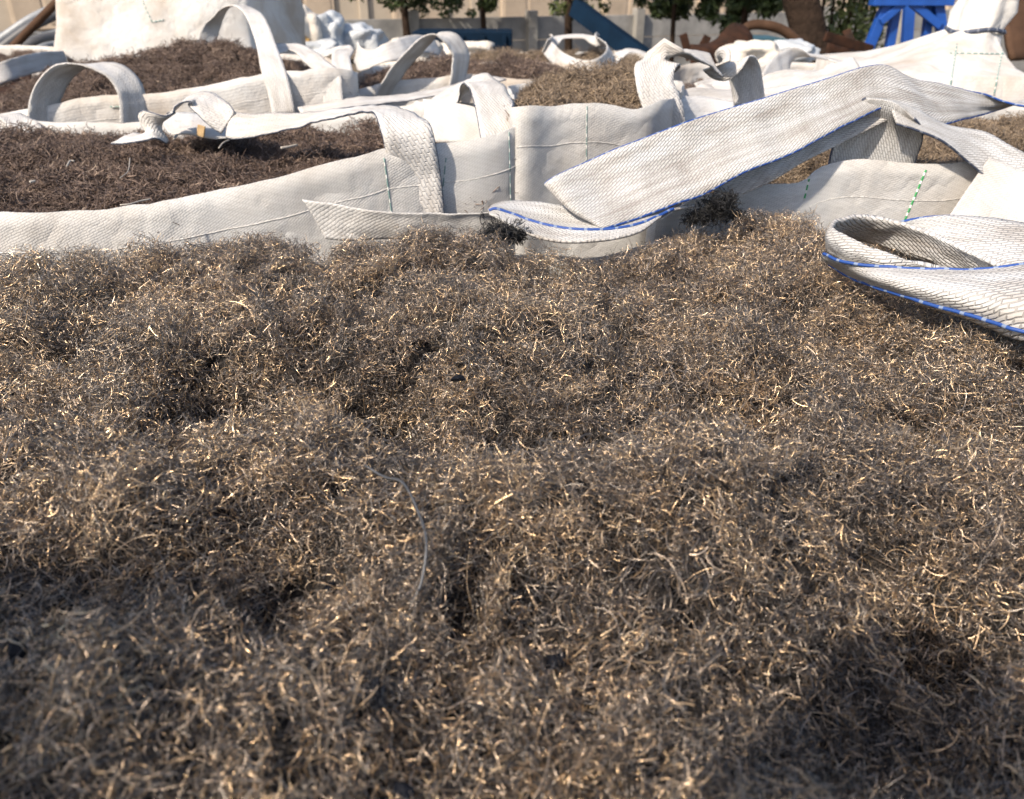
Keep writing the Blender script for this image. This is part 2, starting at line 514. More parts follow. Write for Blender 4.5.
NEAR = clump_set("wire_clump", M_WIRE, 16, 500, 7, 0.030, 0.0065, 0.0045, 0.0145, 0.00012, 0.00027, 0.5, 150, 100)
BROWN = clump_set("brown_wire_clump", M_WIRE_BROWN, 6, 420, 5, 0.040, 0.006, 0.006, 0.020, 0.0003, 0.0006, 0.45, 110, 300)
OLIVE = clump_set("tan_wire_clump", M_WIRE_OLIVE, 6, 420, 5, 0.040, 0.006, 0.006, 0.020, 0.0003, 0.0006, 0.45, 110, 400)

# ------------------------------------------------------------------ ground
gx = np.linspace(-60, 60, 61); gy = np.linspace(-30, 120, 76)
gv = [(x, y, 0.03 * noise.noise(Vector((x * 0.5, y * 0.5, 3)))) for y in gy for x in gx]
M_GROUND = plain_mat("yard_ground", (0.20, 0.16, 0.12), 0.4, 1.2, 0.95, bump=0.6, bdist=0.03)
ground = mesh_obj("ground", gv, grid_faces(len(gy), len(gx)), M_GROUND)
tag(ground, kind="structure")

# ------------------------------------------------------------------ bag builder
def bag(label, rim, group="open bulk bags in the yard", mat=None, n=220, rows=26, flare=0.02, amp=0.006, seed=1.0, category="bulk bag", hem=None):
    """open-topped fabric bag: closed rim loop, walls down to the ground"""
    mat = mat or M_FABRIC_FAR
    loop = catmull([P(p) for p in rim], n, closed=True)
    if np.sum(loop[:, 0] * np.roll(loop[:, 1], -1) - np.roll(loop[:, 0], -1) * loop[:, 1]) < 0:
        loop = loop[::-1].copy()                      # counter-clockwise seen from above
    cx, cy = loop[:, 0].mean(), loop[:, 1].mean()
    root = empty("bulk_bag", (cx, cy, 0.0))
    tag(root, label, category, group)
    g = np.zeros((rows, n, 3))
    for j in range(n):                                # slack cloth: the rim wanders
        q = Vector(loop[j]) * 16 + Vector((seed, 0, 0))
        loop[j, 2] += 0.0035 * noise.noise(q) + 0.002 * noise.noise(q * 2.7)
        loop[j, 0] += 0.004 * noise.noise(q + Vector((9, 0, 0))); loop[j, 1] += 0.006 * noise.noise(q + Vector((0, 9, 0)))
    zt = loop[:, 2]
    c = np.array([cx, cy])
    for i in range(rows):
        f = i / (rows - 1)
        f = f ** 1.35
        z = zt * (1 - f) + 0.012 * f
        b = 1.0 + flare * math.sin(math.pi * min(1, f * 1.1)) - 0.05 * f ** 3
        g[i, :, :2] = c + (loop[:, :2] - c) * b
        g[i, :, 2] = z
    nrm = grid_normals(g).reshape(-1, 3)
    st = np.array([1.0, 1.0, 0.45])                   # folds hang rather than run round
    flat = g.reshape(-1, 3) + wrinkle(g.reshape(-1, 3) * st, amp, 11.0, seed, nrm) - g.reshape(-1, 3) * st
    flat = flat + wrinkle(flat, amp * 0.45, 27.0, seed + 5, nrm) - flat
    fade = np.repeat(np.clip(np.linspace(0, 4, rows), 0.25, 1), n)[:, None]
    flat = g.reshape(-1, 3) * (1 - fade) + flat * fade
    g = flat.reshape(g.shape)
    lu = np.concatenate([[0], np.cumsum(np.linalg.norm(np.diff(loop, axis=0), axis=1))])
    lv = np.linspace(0, 1.3, rows) ** 1.35
    uv = np.stack(np.meshgrid(lu, lv), axis=2).reshape(-1, 2)
    wall = mesh_obj("fabric_wall", g.reshape(-1, 3), grid_faces(rows, n, True), mat, root, uv)
    md = wall.modifiers.new("thickness", 'SOLIDIFY'); md.thickness = 0.002; md.offset = 0
    # stitched hem a little below the rim
    out = g[2, :, :2] - c; out /= np.linalg.norm(out, axis=1, keepdims=True)
    q = g[2].copy(); q[:, :2] += out * 0.0016
    tube("hem_stitch", [Vector(v) for v in q] + [Vector(q[0])], 0.0005, M_HEM_YARN, root, sides=4, caps=False)
    return root, loop, g

def fill(label, loop, mat, protos, density, mound=0.05, drop=0.015, level=None, bumps=0.012, seed=2.0, margin=0.042, cat="steel wire", nr=40, smax=1.25, peaks=()):
    """heap of wire inside a bag, its edge just under the rim"""
    n = len(loop)
    c = loop.mean(0)
    loop = loop.copy()
    dd = loop[:, :2] - c[:2]; dl = np.linalg.norm(dd, axis=1, keepdims=True)
    loop[:, :2] = c[:2] + dd * (1 - margin / dl)
    shrink = 1.0
    pts = []; rows = nr
    ez = loop[:, 2] - drop
    if level is not None: ez = np.minimum(ez, level)
    mz = ez.mean()
    for i in range(rows):
        r = shrink * i / (rows - 1)
        for j in range(n):
            x = c[0] + (loop[j, 0] - c[0]) * r; y = c[1] + (loop[j, 1] - c[1]) * r
            w = (r / shrink) ** 4
            z = mz * (1 - w) + ez[j] * w + mound * (1 - (r / shrink) ** 2.2)
            q = Vector((x * 6, y * 6, seed))
            for (ax_, ay_, ar, ah) in peaks:
                z += ah * math.exp(-((x - ax_) ** 2 + (y - ay_) ** 2) / (ar * ar)) * (1 - w)
            z += bumps * (noise.noise(q) + 0.6 * noise.noise(q * 2.7) + 0.35 * noise.noise(q * 6.1)) * (1 - 0.6 * w)
            pts.append((x, y, z))
    o = mesh_obj("steel_wire_fill", pts, [f[::-1] for f in grid_faces(rows, n, True)][n:] + [tuple(n + j for j in range(n))], mat)
    o.data.polygons.foreach_set("use_smooth", [True] * len(o.data.polygons))
    tag(o, label, cat, kind="stuff")
    scatter(o, protos, density, int(seed * 10), 0.8, smax)
    return o

from mathutils.bvhtree import BVHTree

def on(g, pts, closed=True, lift=0.0015):
    """picture positions carried onto a wall's surface"""
    nr, nc = g.shape[:2]
    t = BVHTree.FromPolygons([tuple(v) for v in g.reshape(-1, 3)], grid_faces(nr, nc, closed))
    res = []
    for x, y in pts:
        d = ray(x, y).normalized()
        h = t.ray_cast(Vector((0, 0, CAM_Z)), d)
        if h[0] is not None:
            res.append(h[0] - d * lift)
    return res

def stitch_line(g, a, b, mat, parent, rad=0.0012, n=14, name="stitched_line"):
    q = on(g, [(a[0] + (b[0] - a[0]) * i / (n - 1), a[1] + (b[1] - a[1]) * i / (n - 1)) for i in range(n)])
    if len(q) > 2:
        return tube(name, q, rad, mat, parent, sides=5)

# ------------------------------------------------------------------ near bag: the heap the camera looks over
EDGE = [(-260, 262), (-100, 262), (0, 258), (60, 249), (110, 241), (200, 237), (240, 230), (330, 233), (420, 227), (500, 236),
        (560, 238), (640, 226), (690, 212), (750, 205), (810, 210), (850, 220), (900, 226), (1000, 230), (1120, 236), (1250, 245)]
EP = [atz(x, y, 1.325) for x, y in EDGE]
EX = np.array([p.x for p in EP]); EY = np.array([p.y for p in EP])
def y_edge(x): return float(np.interp(x, EX, EY))

LUMPS = []   # (px, py, radius m, height m): hollows and humps seen in the heap
for px, py, r, h in [(228, 380, .036, -.036), (372, 378, .030, -.024), (290, 335, .055, .022), (130, 330, .05, .012), (75, 345, .03, -.014),
                     (470, 330, .05, .012), (640, 325, .028, -.016), (575, 340, .04, .010), (745, 400, .04, -.016), (690, 290, .03, -.012),
                     (500, 300, .05, .008), (420, 400, .022, -.012), (520, 430, .035, -.014), (600, 500, .05, .010), (450, 500, .05, .012),
                     (940, 560, .035, -.022), (850, 470, .05, .012), (930, 420, .035, -.014), (250, 560, .05, -.014), (120, 500, .06, .016),
                     (330, 470, .045, .012), (790, 560, .05, .010), (700, 470, .05, .008), (560, 620, .035, -.012), (400, 640, .05, .008),
                     (850, 660, .05, -.014), (970, 700, .05, -.010), (150, 690, .05, .010), (60, 600, .05, .006), (60, 285, .05, .010),
                     (250, 265, .05, .010), (420, 262, .045, .008), (350, 290, .03, -.010), (560, 265, .03, -.010), (650, 262, .03, -.012), (860, 330, .05, -.010)]:
    q = atz(px, py, 1.32); LUMPS.append((q.x, q.y, r * 1.15, h * (1.5 if h > 0 else 2.1)))

def heap_z(x, y):
    z = 1.308
    for a, b, r, h in LUMPS:
        d2 = ((x - a) ** 2 + (y - b) ** 2) / (r * r)
        if d2 < 9: z += h * math.exp(-d2)
    q = Vector((x * 9, y * 9, 1.3))
    z += 0.013 * noise.noise(q) + 0.011 * noise.noise(q * 2.2) + 0.006 * noise.noise(q * 5.0) + 0.0032 * noise.noise(q * 11.0)
    n1 = noise.noise(Vector((x * 8 + 4, y * 8, 7.7))); n2 = noise.noise(Vector((x * 17, y * 17 + 3, 2.2)))
    z -= 0.020 * max(0.0, 1 - abs(n1) * 6.5) + 0.012 * max(0.0, 1 - abs(n2) * 5.5) - 0.006
    ye = y_edge(x)
    d = y - (ye - 0.035)
    if d > 0: z -= 14.0 * d * d
    for e in (x - 0.47, -0.60 - x):                    # rolls off to the sides
        if e > 0: z -= 10 * e * e
    e = -0.17 - y
    if e > 0: z -= 10 * e * e
    return z

xs = np.linspace(-0.68, 0.55, 300)
T = np.linspace(0, 1, 280)
hv = []
for t in T:
    for x in xs:
        y1 = y_edge(x) + 0.03
        y = -0.24 + (y1 + 0.24) * t
        hv.append((x, y, heap_z(x, y)))
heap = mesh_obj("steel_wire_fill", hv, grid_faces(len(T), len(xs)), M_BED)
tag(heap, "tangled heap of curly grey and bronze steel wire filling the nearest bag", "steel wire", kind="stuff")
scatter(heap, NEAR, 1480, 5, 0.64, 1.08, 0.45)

rimA = [Vector((-0.70, -0.26, 1.27)), Vector((0.0, -0.27, 1.27)), Vector((0.57, -0.26, 1.27)), Vector((0.58, 0.3, 1.28)), Vector((0.58, y_edge(0.58) + 0.035, 1.285))]
for x in (0.4, 0.25, 0.1, -0.05, -0.2, -0.35, -0.5):
    rimA.append(Vector((x, y_edge(x) + 0.036, 1.288)))
rimA += [Vector((-0.71, y_edge(-0.71) + 0.035, 1.28)), Vector((-0.71, 0.3, 1.28))]
bagA, loopA, gA = bag("open white bulk bag brimful of wire, nearest to the viewer", rimA, mat=M_FABRIC, seed=3.1)
# loose flap of its far rim standing up over the heap
sheet("rim_flap", [[(302, 199, .845), (335, 204, .842), (390, 211, .84), (440, 213, .843), (485, 212, .85), (512, 211, .86)],
                   [(312, 212, .848), (341, 215, .846), (390, 219, .844), (440, 220, .848), (485, 218, .854), (512, 217, .861)],
                   [(326, 238, .852), (350, 240, .850), (390, 239, .850), (440, 238, .853), (485, 238, .858), (512, 238, .862)]],
      M_FABRIC, bagA, nu=80, thick=0.0009, amp=0.005, scale=20, seed=2.0)

# its far-right strap, folded on the heap: front run, tucked inner run with the turn, back run
zz = 1.322
front, _g = sheet("lifting_strap", [[('z', 823, 254, 1.347), ('z', 842, 262, 1.349), ('z', 880, 267, 1.352), ('z', 940, 270, 1.357), ('z', 985, 268, 1.362), ('z', 1024, 264, 1.367), ('z', 1120, 258, 1.372)],
                        [('z', 824, 258, 1.343), ('z', 845, 268, 1.342), ('z', 883, 279, 1.348), ('z', 945, 291, 1.354), ('z', 988, 297, 1.357), ('z', 1026, 302, 1.360), ('z', 1120, 305, 1.362)],
                        [('z', 830, 264, 1.334), ('z', 850, 276, 1.330), ('z', 886, 291, 1.334), ('z', 948, 312, 1.335), ('z', 990, 327, 1.335), ('z', 1026, 341, 1.335), ('z', 1120, 357, 1.335)]],
              M_WEB, bagA, nu=90, nv=16, thick=0.003, amp=0.0011, scale=35)
tube("edge_yarn", [Vector(q) + Vector((-.001, -.003, .0012)) for q in _g[0]], 0.0014, M_BLUE_YARN, front, sides=6)
tube("edge_yarn", [Vector(q) + Vector((-.002, -.005, .001)) for q in _g[-2]], 0.0015, M_BLUE_YARN, front, sides=6)
inner, _g = sheet("lifting_strap", [
    [('z', 1000, 276, 1.335), ('z', 930, 272, 1.338), ('z', 880, 268, 1.342), ('z', 846, 261, 1.344), ('z', 828, 250, 1.342), ('z', 836, 238, 1.335), ('z', 862, 240, 1.329), ('z', 900, 251, 1.328), ('z', 950, 268, 1.330), ('z', 1010, 286, 1.332)],
    [('z', 1000, 276, 1.340), ('z', 930, 270, 1.345), ('z', 880, 261, 1.352), ('z', 846, 248, 1.357), ('z', 827, 236, 1.357), ('z', 838, 226, 1.355), ('z', 868, 226, 1.350), ('z', 910, 236, 1.347), ('z', 955, 254, 1.346), ('z', 1010, 276, 1.345)],
    [('z', 1000, 274, 1.343), ('z', 930, 266, 1.350), ('z', 880, 251, 1.359), ('z', 848, 237, 1.364), ('z', 832, 226, 1.364), ('z', 845, 218, 1.363), ('z', 875, 217, 1.361), ('z', 918, 228, 1.358), ('z', 962, 248, 1.355), ('z', 1010, 272, 1.352)]],
    M_WEB, bagA, nu=110, nv=14, thick=0.0035, amp=0.0022, scale=45, seed=4)
back, _g = sheet("lifting_strap", [
    [('z', 893, 224, 1.352), ('z', 915, 219, 1.357), ('z', 945, 216, 1.361), ('z', 985, 218, 1.362), ('z', 1024, 224, 1.360), ('z', 1120, 236, 1.355)],
    [('z', 880, 232, 1.340), ('z', 915, 238, 1.342), ('z', 945, 241, 1.346), ('z', 985, 243, 1.350), ('z', 1024, 246, 1.350), ('z', 1120, 256, 1.348)],
    [('z', 890, 244, 1.330), ('z', 915, 255, 1.331), ('z', 945, 264, 1.332), ('z', 985, 270, 1.336), ('z', 1024, 272, 1.338), ('z', 1120, 285, 1.338)]],
    M_WEB, bagA, nu=70, nv=14, thick=0.003, amp=0.0012, scale=35, seed=9)
tube("edge_yarn", [Vector(q) for q in _g[0]], 0.0014, M_BLUE_YARN, back, sides=6)

# its near straps, unseen; left loop raised and leaned to shade the heap's lower right
for cx_, lean in ((-0.125, 0.10), (0.48, 0.03)):
    strap([Vector((cx_ - 0.065, -0.265, 0.95)), Vector((cx_ - 0.065, -0.25, 1.30)), Vector((cx_ - 0.055, -0.20 + lean, 1.56)), Vector((cx_, -0.19 + lean, 1.69)),
           Vector((cx_ + 0.06, -0.20 + lean, 1.55)), Vector((cx_ + 0.065, -0.25, 1.30)), Vector((cx_ + 0.065, -0.265, 0.95))],
          [(1, 0, 0), (1, 0, 0), (.8, .6, 0), (0.1, 1, 0), (.8, -.6, 0), (1, 0, 0), (1, 0, 0)], 0.075, M_WEB, bagA)

# black wool-like tangle, bits of rubber and a thick wire lying on the heap
def ball_of_wire(name, c, r, mat, n, seed, flat=0.7):
    v, f, t = fibre_arrays(n, 7, r * 0.75, r * 0.6, r * 0.45, r * 1.1, 0.00025, 0.0005, 0.9, 3.2 / r, seed)
    v = v * np.array([1, 1, flat]) + np.array(c)
    v -= np.array(c)
    me = quads_mesh(name, v, f, mat, t)
    o = bpy.data.objects.new(name, me); link(o); o.location = c
    return o
def tuft(label, px, py, z, blobs, seed):
    q = atz(px, py, z); V = []; F = []; Tn = []; off = 0
    for k_, (dx, dy, dz, r, n_) in enumerate(blobs):
        v, f, t = fibre_arrays(n_, 7, r * 0.8, r * 0.5, r * 0.5, r * 1.3, 0.0002, 0.00045, 0.7, 2.6 / r, seed + k_)
        V.append(v + np.array((dx, dy, dz))); F.append(f + off); Tn.append(t); off += len(v)
    me = quads_mesh("wire_tangle", np.vstack(V), np.vstack(F), M_WIRE_BLACK, np.concatenate(Tn))
    o = link(bpy.data.objects.new("wire_tangle", me)); o.location = q
    return tag(o, label, "wire tangle")
tuft("matted black tuft of fine wire on the heap's far rim under the strap", 719, 212, 1.325,
     [(0, 0, .006, .017, 650), (.010, .004, .014, .010, 260), (-.018, -.004, -.001, .012, 300), (-.032, -.006, -.005, .009, 160), (.02, -.003, -.002, .009, 160)], 21)
tuft("small dark wire tuft tucked beneath the strap's curled end", 500, 232, 1.322, [(0, 0, 0, .016, 420), (.018, .002, -.003, .011, 220), (-.015, 0, -.004, .010, 160)], 41)

M_RUBBER = plain_mat("rubber", (0.007, 0.008, 0.012), 0.3, 60, 0.7, bump=0.4, spec=0.15)
def chunk(name, px, py, size, label, seed, mat=None, dz=0.011):
    q = atz(px, py, 1.32); z = heap_z(q.x, q.y) + dz
    rnd = random.Random(seed)
    import bmesh
    bm = bmesh.new(); size *= 0.95; bmesh.ops.create_icosphere(bm, subdivisions=1, radius=size)
    k = (rnd.uniform(.8, 1.3), rnd.uniform(.7, 1.0), rnd.uniform(.4, .7))
    for v in bm.verts:
        f = 1 + 0.75 * noise.noise(v.co / size * 1.3 + Vector((seed, 2, 5)))
        v.co = Vector((v.co.x * k[0], v.co.y * k[1], v.co.z * k[2])) * f
    me = bpy.data.meshes.new(name); bm.to_mesh(me); bm.free(); me.materials.append(mat or M_RUBBER)
    o = link(bpy.data.objects.new(name, me)); o.location = (q.x, q.y, z); o.rotation_euler = (rnd.random(), rnd.random(), rnd.random() * 6)
    return tag(o, label, "rubber crumb", "rubber crumbs in the wire heap")
for i, (px, py, sz, lab) in enumerate([
        (556, 627, .0058, "largest blue-black rubber crumb, in the middle of the near wire"),
        (372, 692, .0048, "rubber crumb low in the wire, left of the largest one"),
        (326, 563, .0042, "rubber crumb level with the lower end of the thick bent wire"),
        (402, 778, .0060, "rubber crumb at the bottom edge of the heap"),
        (30, 678, .0055, "rubber crumb by the left edge of the near wire"),
        (458, 383, .0050, "rubber crumb higher up the heap, beyond the thick bent wire")]):
    chunk("rubber_crumb", px, py, sz, lab, i + 1)

M_GREYWIRE = plain_mat("thick_wire", (0.11, 0.113, 0.12), 0.3, 80, 0.45, metal=0.5, bump=0.2)
bw = []
for px, py, dz in [(366, 475, .012), (385, 487, .019), (405, 505, .021), (420, 528, .020), (427, 552, .018), (420, 572, .012), (408, 582, .006)]:
    q = atz(px, py, 1.335); bw.append(Vector((q.x, q.y, heap_z(q.x, q.y) + dz)))
o = tube("bent_wire", bw, 0.00065, M_GREYWIRE, None, sides=8, n=40)
tag(o, "single thick grey wire bent into an arc on the heap", "wire")

# ------------------------------------------------------------------ bag behind on the left, brown fill
rimB = [(-190, 222, .82), (-80, 218, .83), (0, 214, .835), (100, 212, .845), (200, 194, .87), (300, 171, .90), (385, 150, .93), (445, 143, .96), (505, 130, .985), (514, 124, 1.01),
        (508, 112, 1.08), (480, 104, 1.24), (422, 101, 1.42), (400, 107, 1.48), (300, 116, 1.50), (200, 121, 1.52), (100, 122, 1.53), (-60, 122, 1.53), (-200, 126, 1.50), (-290, 160, 1.2), (-260, 200, .92)]
bagB, loopB, gB = bag("white bulk bag of dark brown wire behind the near heap, strap sewn up its front", rimB, mat=M_FABRIC, seed=5.5)
fill("dark brown steel wire in the bag behind the near heap, at left", loopB, M_BED_BROWN, BROWN, 420, mound=0.012, drop=0.028, level=1.318, bumps=0.012, seed=4.0)
strap([(424, 250, .940), (420, 215, .942), (416, 180, .943), (411, 150, .936), (405, 128, .940), (392, 112, .975), (365, 110, 1.05), (320, 117, 1.12), (280, 123, 1.15), (245, 126, 1.16), (228, 125, 1.17)],
      [(1, 0, 0), (1, 0, 0), (1, 0.05, 0), (1, .15, 0), (.95, .3, .1), (.4, .9, -.05), (-.15, 1, -.06), (0, 1, .12), (0, .8, .4), (0, .6, .6), (0, .4, .8)],
      [.058, .058, .058, .057, .055, .05, .045, .042, .042, .040, .036], M_WEB_FAR, bagB, nu=110, edges=M_DARK_YARN, seed=2)
strap([(228, 123, 1.17), (216, 112, 1.18), (202, 100, 1.2), (190, 99, 1.2), (172, 112, 1.19), (156, 126, 1.17), (140, 136, 1.16), (122, 138, 1.18)],
      [(0, .3, .9), (.5, .6, .6), (.3, 1, .3), (.1, 1, .2), (.6, .6, .5), (.6, .5, .6), (.4, .8, .3), (.2, 1, .1)], [.036, .042, .05, .05, .05, .05, .05, .04], M_WEB_FAR, bagB, nu=80, edges=M_DARK_YARN, seed=3, amp=0.004)
# folded fabric lying on the fill beside the strap, second tag of fabric
sheet("fabric_fold", [[(160, 116, 1.32), (190, 113, 1.34), (215, 118, 1.34), (240, 124, 1.3)], [(166, 128, 1.26), (190, 127, 1.26), (212, 131, 1.25), (235, 136, 1.24)],
                      [(172, 134, 1.22), (190, 136, 1.21), (212, 140, 1.20), (232, 139, 1.21)]], M_FABRIC_FAR, bagB, amp=0.006, seed=1)
# seams beside the sewn strap and at the corner
for xa, xb in ((384, 392), (446, 440)):
    stitch_line(gB, (xa, 158), (xb, 216), M_GREYGREEN_YARN, bagB, 0.0008)
# corner tape and inner loose panel
stitch_line(gB, (509, 132), (511, 212), M_GREYGREEN_YARN, bagB, 0.0007)
sheet("loose_panel", [[(424, 100, 1.26), (445, 101, 1.24), (478, 108, 1.18), (486, 112, 1.15)], [(424, 118, 1.24), (448, 121, 1.21), (476, 124, 1.17), (486, 128, 1.14)],
                      [(422, 140, 1.22), (448, 142, 1.19), (476, 144, 1.16), (486, 146, 1.13)]], M_FABRIC, bagB, amp=0.006, seed=6)
strap([(505, 160, .99), (500, 132, 1.02), (494, 105, 1.08), (486, 86, 1.14), (476, 83, 1.22), (462, 92, 1.30), (440, 103, 1.36), (425, 112, 1.38)],
      [(1, .2, 0), (1, .2, 0), (1, .3, 0), (.8, .6, 0), (.2, 1, 0), (.2, .8, .4), (.1, .8, .6), (.1, .8, .5)], 0.05, M_WEB_FAR, bagB, nu=80, seed=8, edges=M_DARK_YARN)

# small pale scraps on the brown fill
M_SCRAP = plain_mat("pale_scrap", (0.42, 0.38, 0.33), 0.3, 40, 0.8)
def scrap(pts, rad, label, cat="scrap"):
    o = tube("fabric_scrap", pts, rad * 0.7, M_SCRAP, None, sides=6, n=14)
    return tag(o, label, cat, "pale scraps on the brown wire")
def bz(px, py, dz=0.012):
    return atz(px, py, 1.335 + dz)
scrap([bz(281, 148), bz(288, 147), bz(297, 145)], .0028, "flat white scrap on brown wire, below the long strap")
scrap([bz(219, 148), bz(223, 143), bz(229, 140)], .0015, "curved thin white scrap below the fabric fold")
scrap([bz(67, 166), bz(70, 161), bz(74, 161)], .0016, "hooked pale scrap on the left side of the brown wire")
scrap([bz(120, 178), bz(128, 171), bz(130, 158)], .0008, "long hair-thin pale curl on the brown wire")
scrap([bz(120, 205), bz(130, 204), bz(140, 201), bz(150, 199)], .0012, "pale strand along the front rim of the brown wire")
scrap([bz(30, 182), bz(35, 181)], .0022, "stubby pale scrap near the left edge of the brown wire")
scrap([bz(174, 139), bz(176, 136), bz(177, 135)], .0026, "small round white scrap by the strap's dark end")
M_WOOD = plain_mat("wood_chip", (0.55, 0.38, 0.20), 0.4, 60, 0.8)
o = box_mesh("wood_chip", at(201, 131, 1.19), 0.011, 0.004, 0.016, M_WOOD, None, Matrix.Rotation(0.3, 3, 'Y'), 0.001)
tag(o, "yellowish wood chip standing against the fabric fold", "wood chip")

# ------------------------------------------------------------------ bag right of centre
rimC = [(510, 109, 1.015), (524, 107, 0.993), (560, 105, 1.025), (600, 105, 1.04), (636, 107, 1.06), (660, 101, 1.09), (676, 95, 1.2), (682, 88, 1.5), (676, 80, 1.74), (620, 78, 1.80), (560, 80, 1.80), (512, 84, 1.76), (512, 92, 1.5), (514, 100, 1.15)]
bagC, loopC, gC = bag("white bulk bag with smooth pale front, mounded wire, right of picture centre", rimC, mat=M_FABRIC, seed=7.7, amp=0.004)
fill("tan wire mound in the smooth-fronted bag right of centre", loopC, M_BED_BROWN, OLIVE, 420, mound=0.04, drop=0.025, bumps=0.02, seed=6.0)
stitch_line(gC, (587, 106), (586, 200), M_GREYGREEN_YARN, bagC, 0.0006)
strap([(668, 140, 1.15), (664, 110, 1.15), (655, 85, 1.16), (656, 66, 1.19), (675, 56, 1.24), (700, 58, 1.28), (716, 66, 1.30)],
      [(1, .2, 0), (1, .2, 0), (1, .2, 0), (.9, .5, .2), (.3, 1, 0), (.2, 1, .1), (.5, 1, .1)], 0.055, M_WEB_FAR, bagC, seed=4)
strap([(716, 66, 1.30), (735, 62, 1.33), (744, 72, 1.35), (748, 92, 1.36), (752, 115, 1.36)], [(.6, .8, 0), (.9, .3, 0), (1, .1, 0), (1, .1, 0), (1, 0, 0)], 0.05, M_WEB_FAR, bagC, seed=5)

# ------------------------------------------------------------------ bag on the right with the long twisted strap
rimD = [(652, 222, .915), (700, 196, .935), (760, 183, .948), (800, 182, .955), (822, 168, .965), (845, 160, .972), (867, 158, .975), (897, 162, .978), (935, 165, .98), (971, 162, .985), (987, 158, .985),
        (1024, 170, .99), (1100, 185, .99), (1190, 180, 1.05), (1170, 125, 1.4), (1110, 105, 1.6), (1000, 103, 1.64), (880, 106, 1.62), (780, 118, 1.5), (700, 140, 1.3), (664, 175, 1.08)]
bagD, loopD, gD = bag("white bulk bag on the right with green stitching on its low front", rimD, mat=M_FABRIC, seed=9.2, amp=0.004)
fill("tan steel wire in the green-stitched bag on the right", loopD, M_BED_BROWN, OLIVE, 420, mound=0.02, drop=0.03, level=1.335, bumps=0.014, seed=8.0, margin=0.075)
stitch_line(gD, (809, 179), (804, 200), M_GREEN_YARN, bagD, 0.0012)
stitch_line(gD, (926, 170), (904, 222), M_GREEN_YARN, bagD, 0.0013)
stitch_line(gD, (673, 198), (670, 212), yarn_mat("yellow_yarn", (0.75, 0.60, 0.08), (0.75, 0.7, 0.5), 0.02, .9), bagD, 0.0022, n=6)
# triangular fold of the front wall towards the right
sheet("fabric_fold", [[(989, 158, .975), (1024, 171, .965), (1060, 182, .955), (1110, 190, .94)], [(968, 188, .955), (1010, 200, .945), (1055, 205, .935), (1110, 210, .92)],
                      [(944, 224, .93), (1000, 228, .925), (1050, 230, .92), (1110, 232, .91)]], M_FABRIC, bagD, amp=0.002, seed=5)

long_strap, _g = sheet("lifting_strap", [
    [(566, 192, .872), (549, 184, .862), (550, 181, .845), (580, 165, .86), (640, 140, .885), (700, 118, .915), (760, 100, .945), (830, 78, .985), (880, 66, 1.02), (915, 79, 1.04), (945, 85, 1.06), (980, 94, 1.08), (1010, 104, 1.08), (1060, 112, 1.06)],
    [(592, 214, .850), (573, 210, .838), (572, 207, .818), (612, 192, .846), (660, 170, .873), (712, 148, .903), (765, 130, .931), (828, 105, .966), (880, 86, 1.0), (912, 96, 1.01), (940, 104, 1.03), (975, 106, 1.07), (1008, 105, 1.10), (1060, 100, 1.13)],
    [(622, 230, .830), (604, 231, .818), (604, 228, .80), (650, 214, .825), (700, 195, .852), (740, 175, .878), (788, 155, .908), (845, 125, .948), (893, 104, .985), (914, 115, .985), (937, 124, 1.0), (968, 118, 1.05), (1006, 107, 1.12), (1060, 88, 1.20)]],
    M_WEB, bagD, nu=170, nv=18, thick=0.003, amp=0.0032, scale=17, seed=12)
tube("edge_yarn", [Vector(q) for q in _g[0]], 0.0014, M_BLUE_YARN, long_strap, sides=6)
tube("edge_yarn", [Vector(q) for q in _g[-1]], 0.0016, M_BLUE_YARN, long_strap, sides=6)
sheet("lifting_strap", [[(884, 92, 1.01), (838, 116, .985), (792, 140, .95), (748, 164, .92), (704, 188, .893)],
                        [(890, 103, .995), (840, 130, .972), (797, 152, .938), (758, 173, .912), (720, 192, .892)],
                        [(896, 116, .985), (842, 143, .962), (802, 163, .93), (772, 181, .908), (738, 196, .893)]], M_WEB, bagD, nu=70, nv=12, thick=0.003, amp=0.0025, scale=20, seed=17)
# the strap folds under and curls back towards the left
curl, _g = sheet("lifting_strap", [
    [(700, 205, .868), (650, 212, .845), (600, 214, .842), (565, 207, .862), (535, 202, .87), (510, 202, .868), (494, 205, .855), (488, 210, .838)],
    [(680, 208, .84), (645, 220, .818), (605, 226, .812), (568, 224, .825), (538, 216, .838), (514, 211, .842), (496, 209, .838), (489, 212, .832)],
    [(665, 213, .825), (640, 226, .805), (605, 231, .80), (565, 229, .808), (533, 223, .818), (510, 214, .826), (496, 208, .83), (489, 211, .828)],
    [(660, 218, .818), (640, 231, .795), (605, 240, .782), (565, 242, .782), (533, 236, .792), (510, 225, .806), (496, 217, .816), (489, 214, .822)]],
    M_WEB, bagD, nu=90, nv=22, thick=0.003, amp=0.0010, scale=30, seed=13)
tube("edge_yarn", [Vector(q) + Vector((0, -.002, .0015)) for q in _g[14]], 0.0017, M_BLUE_YARN, curl, sides=6)
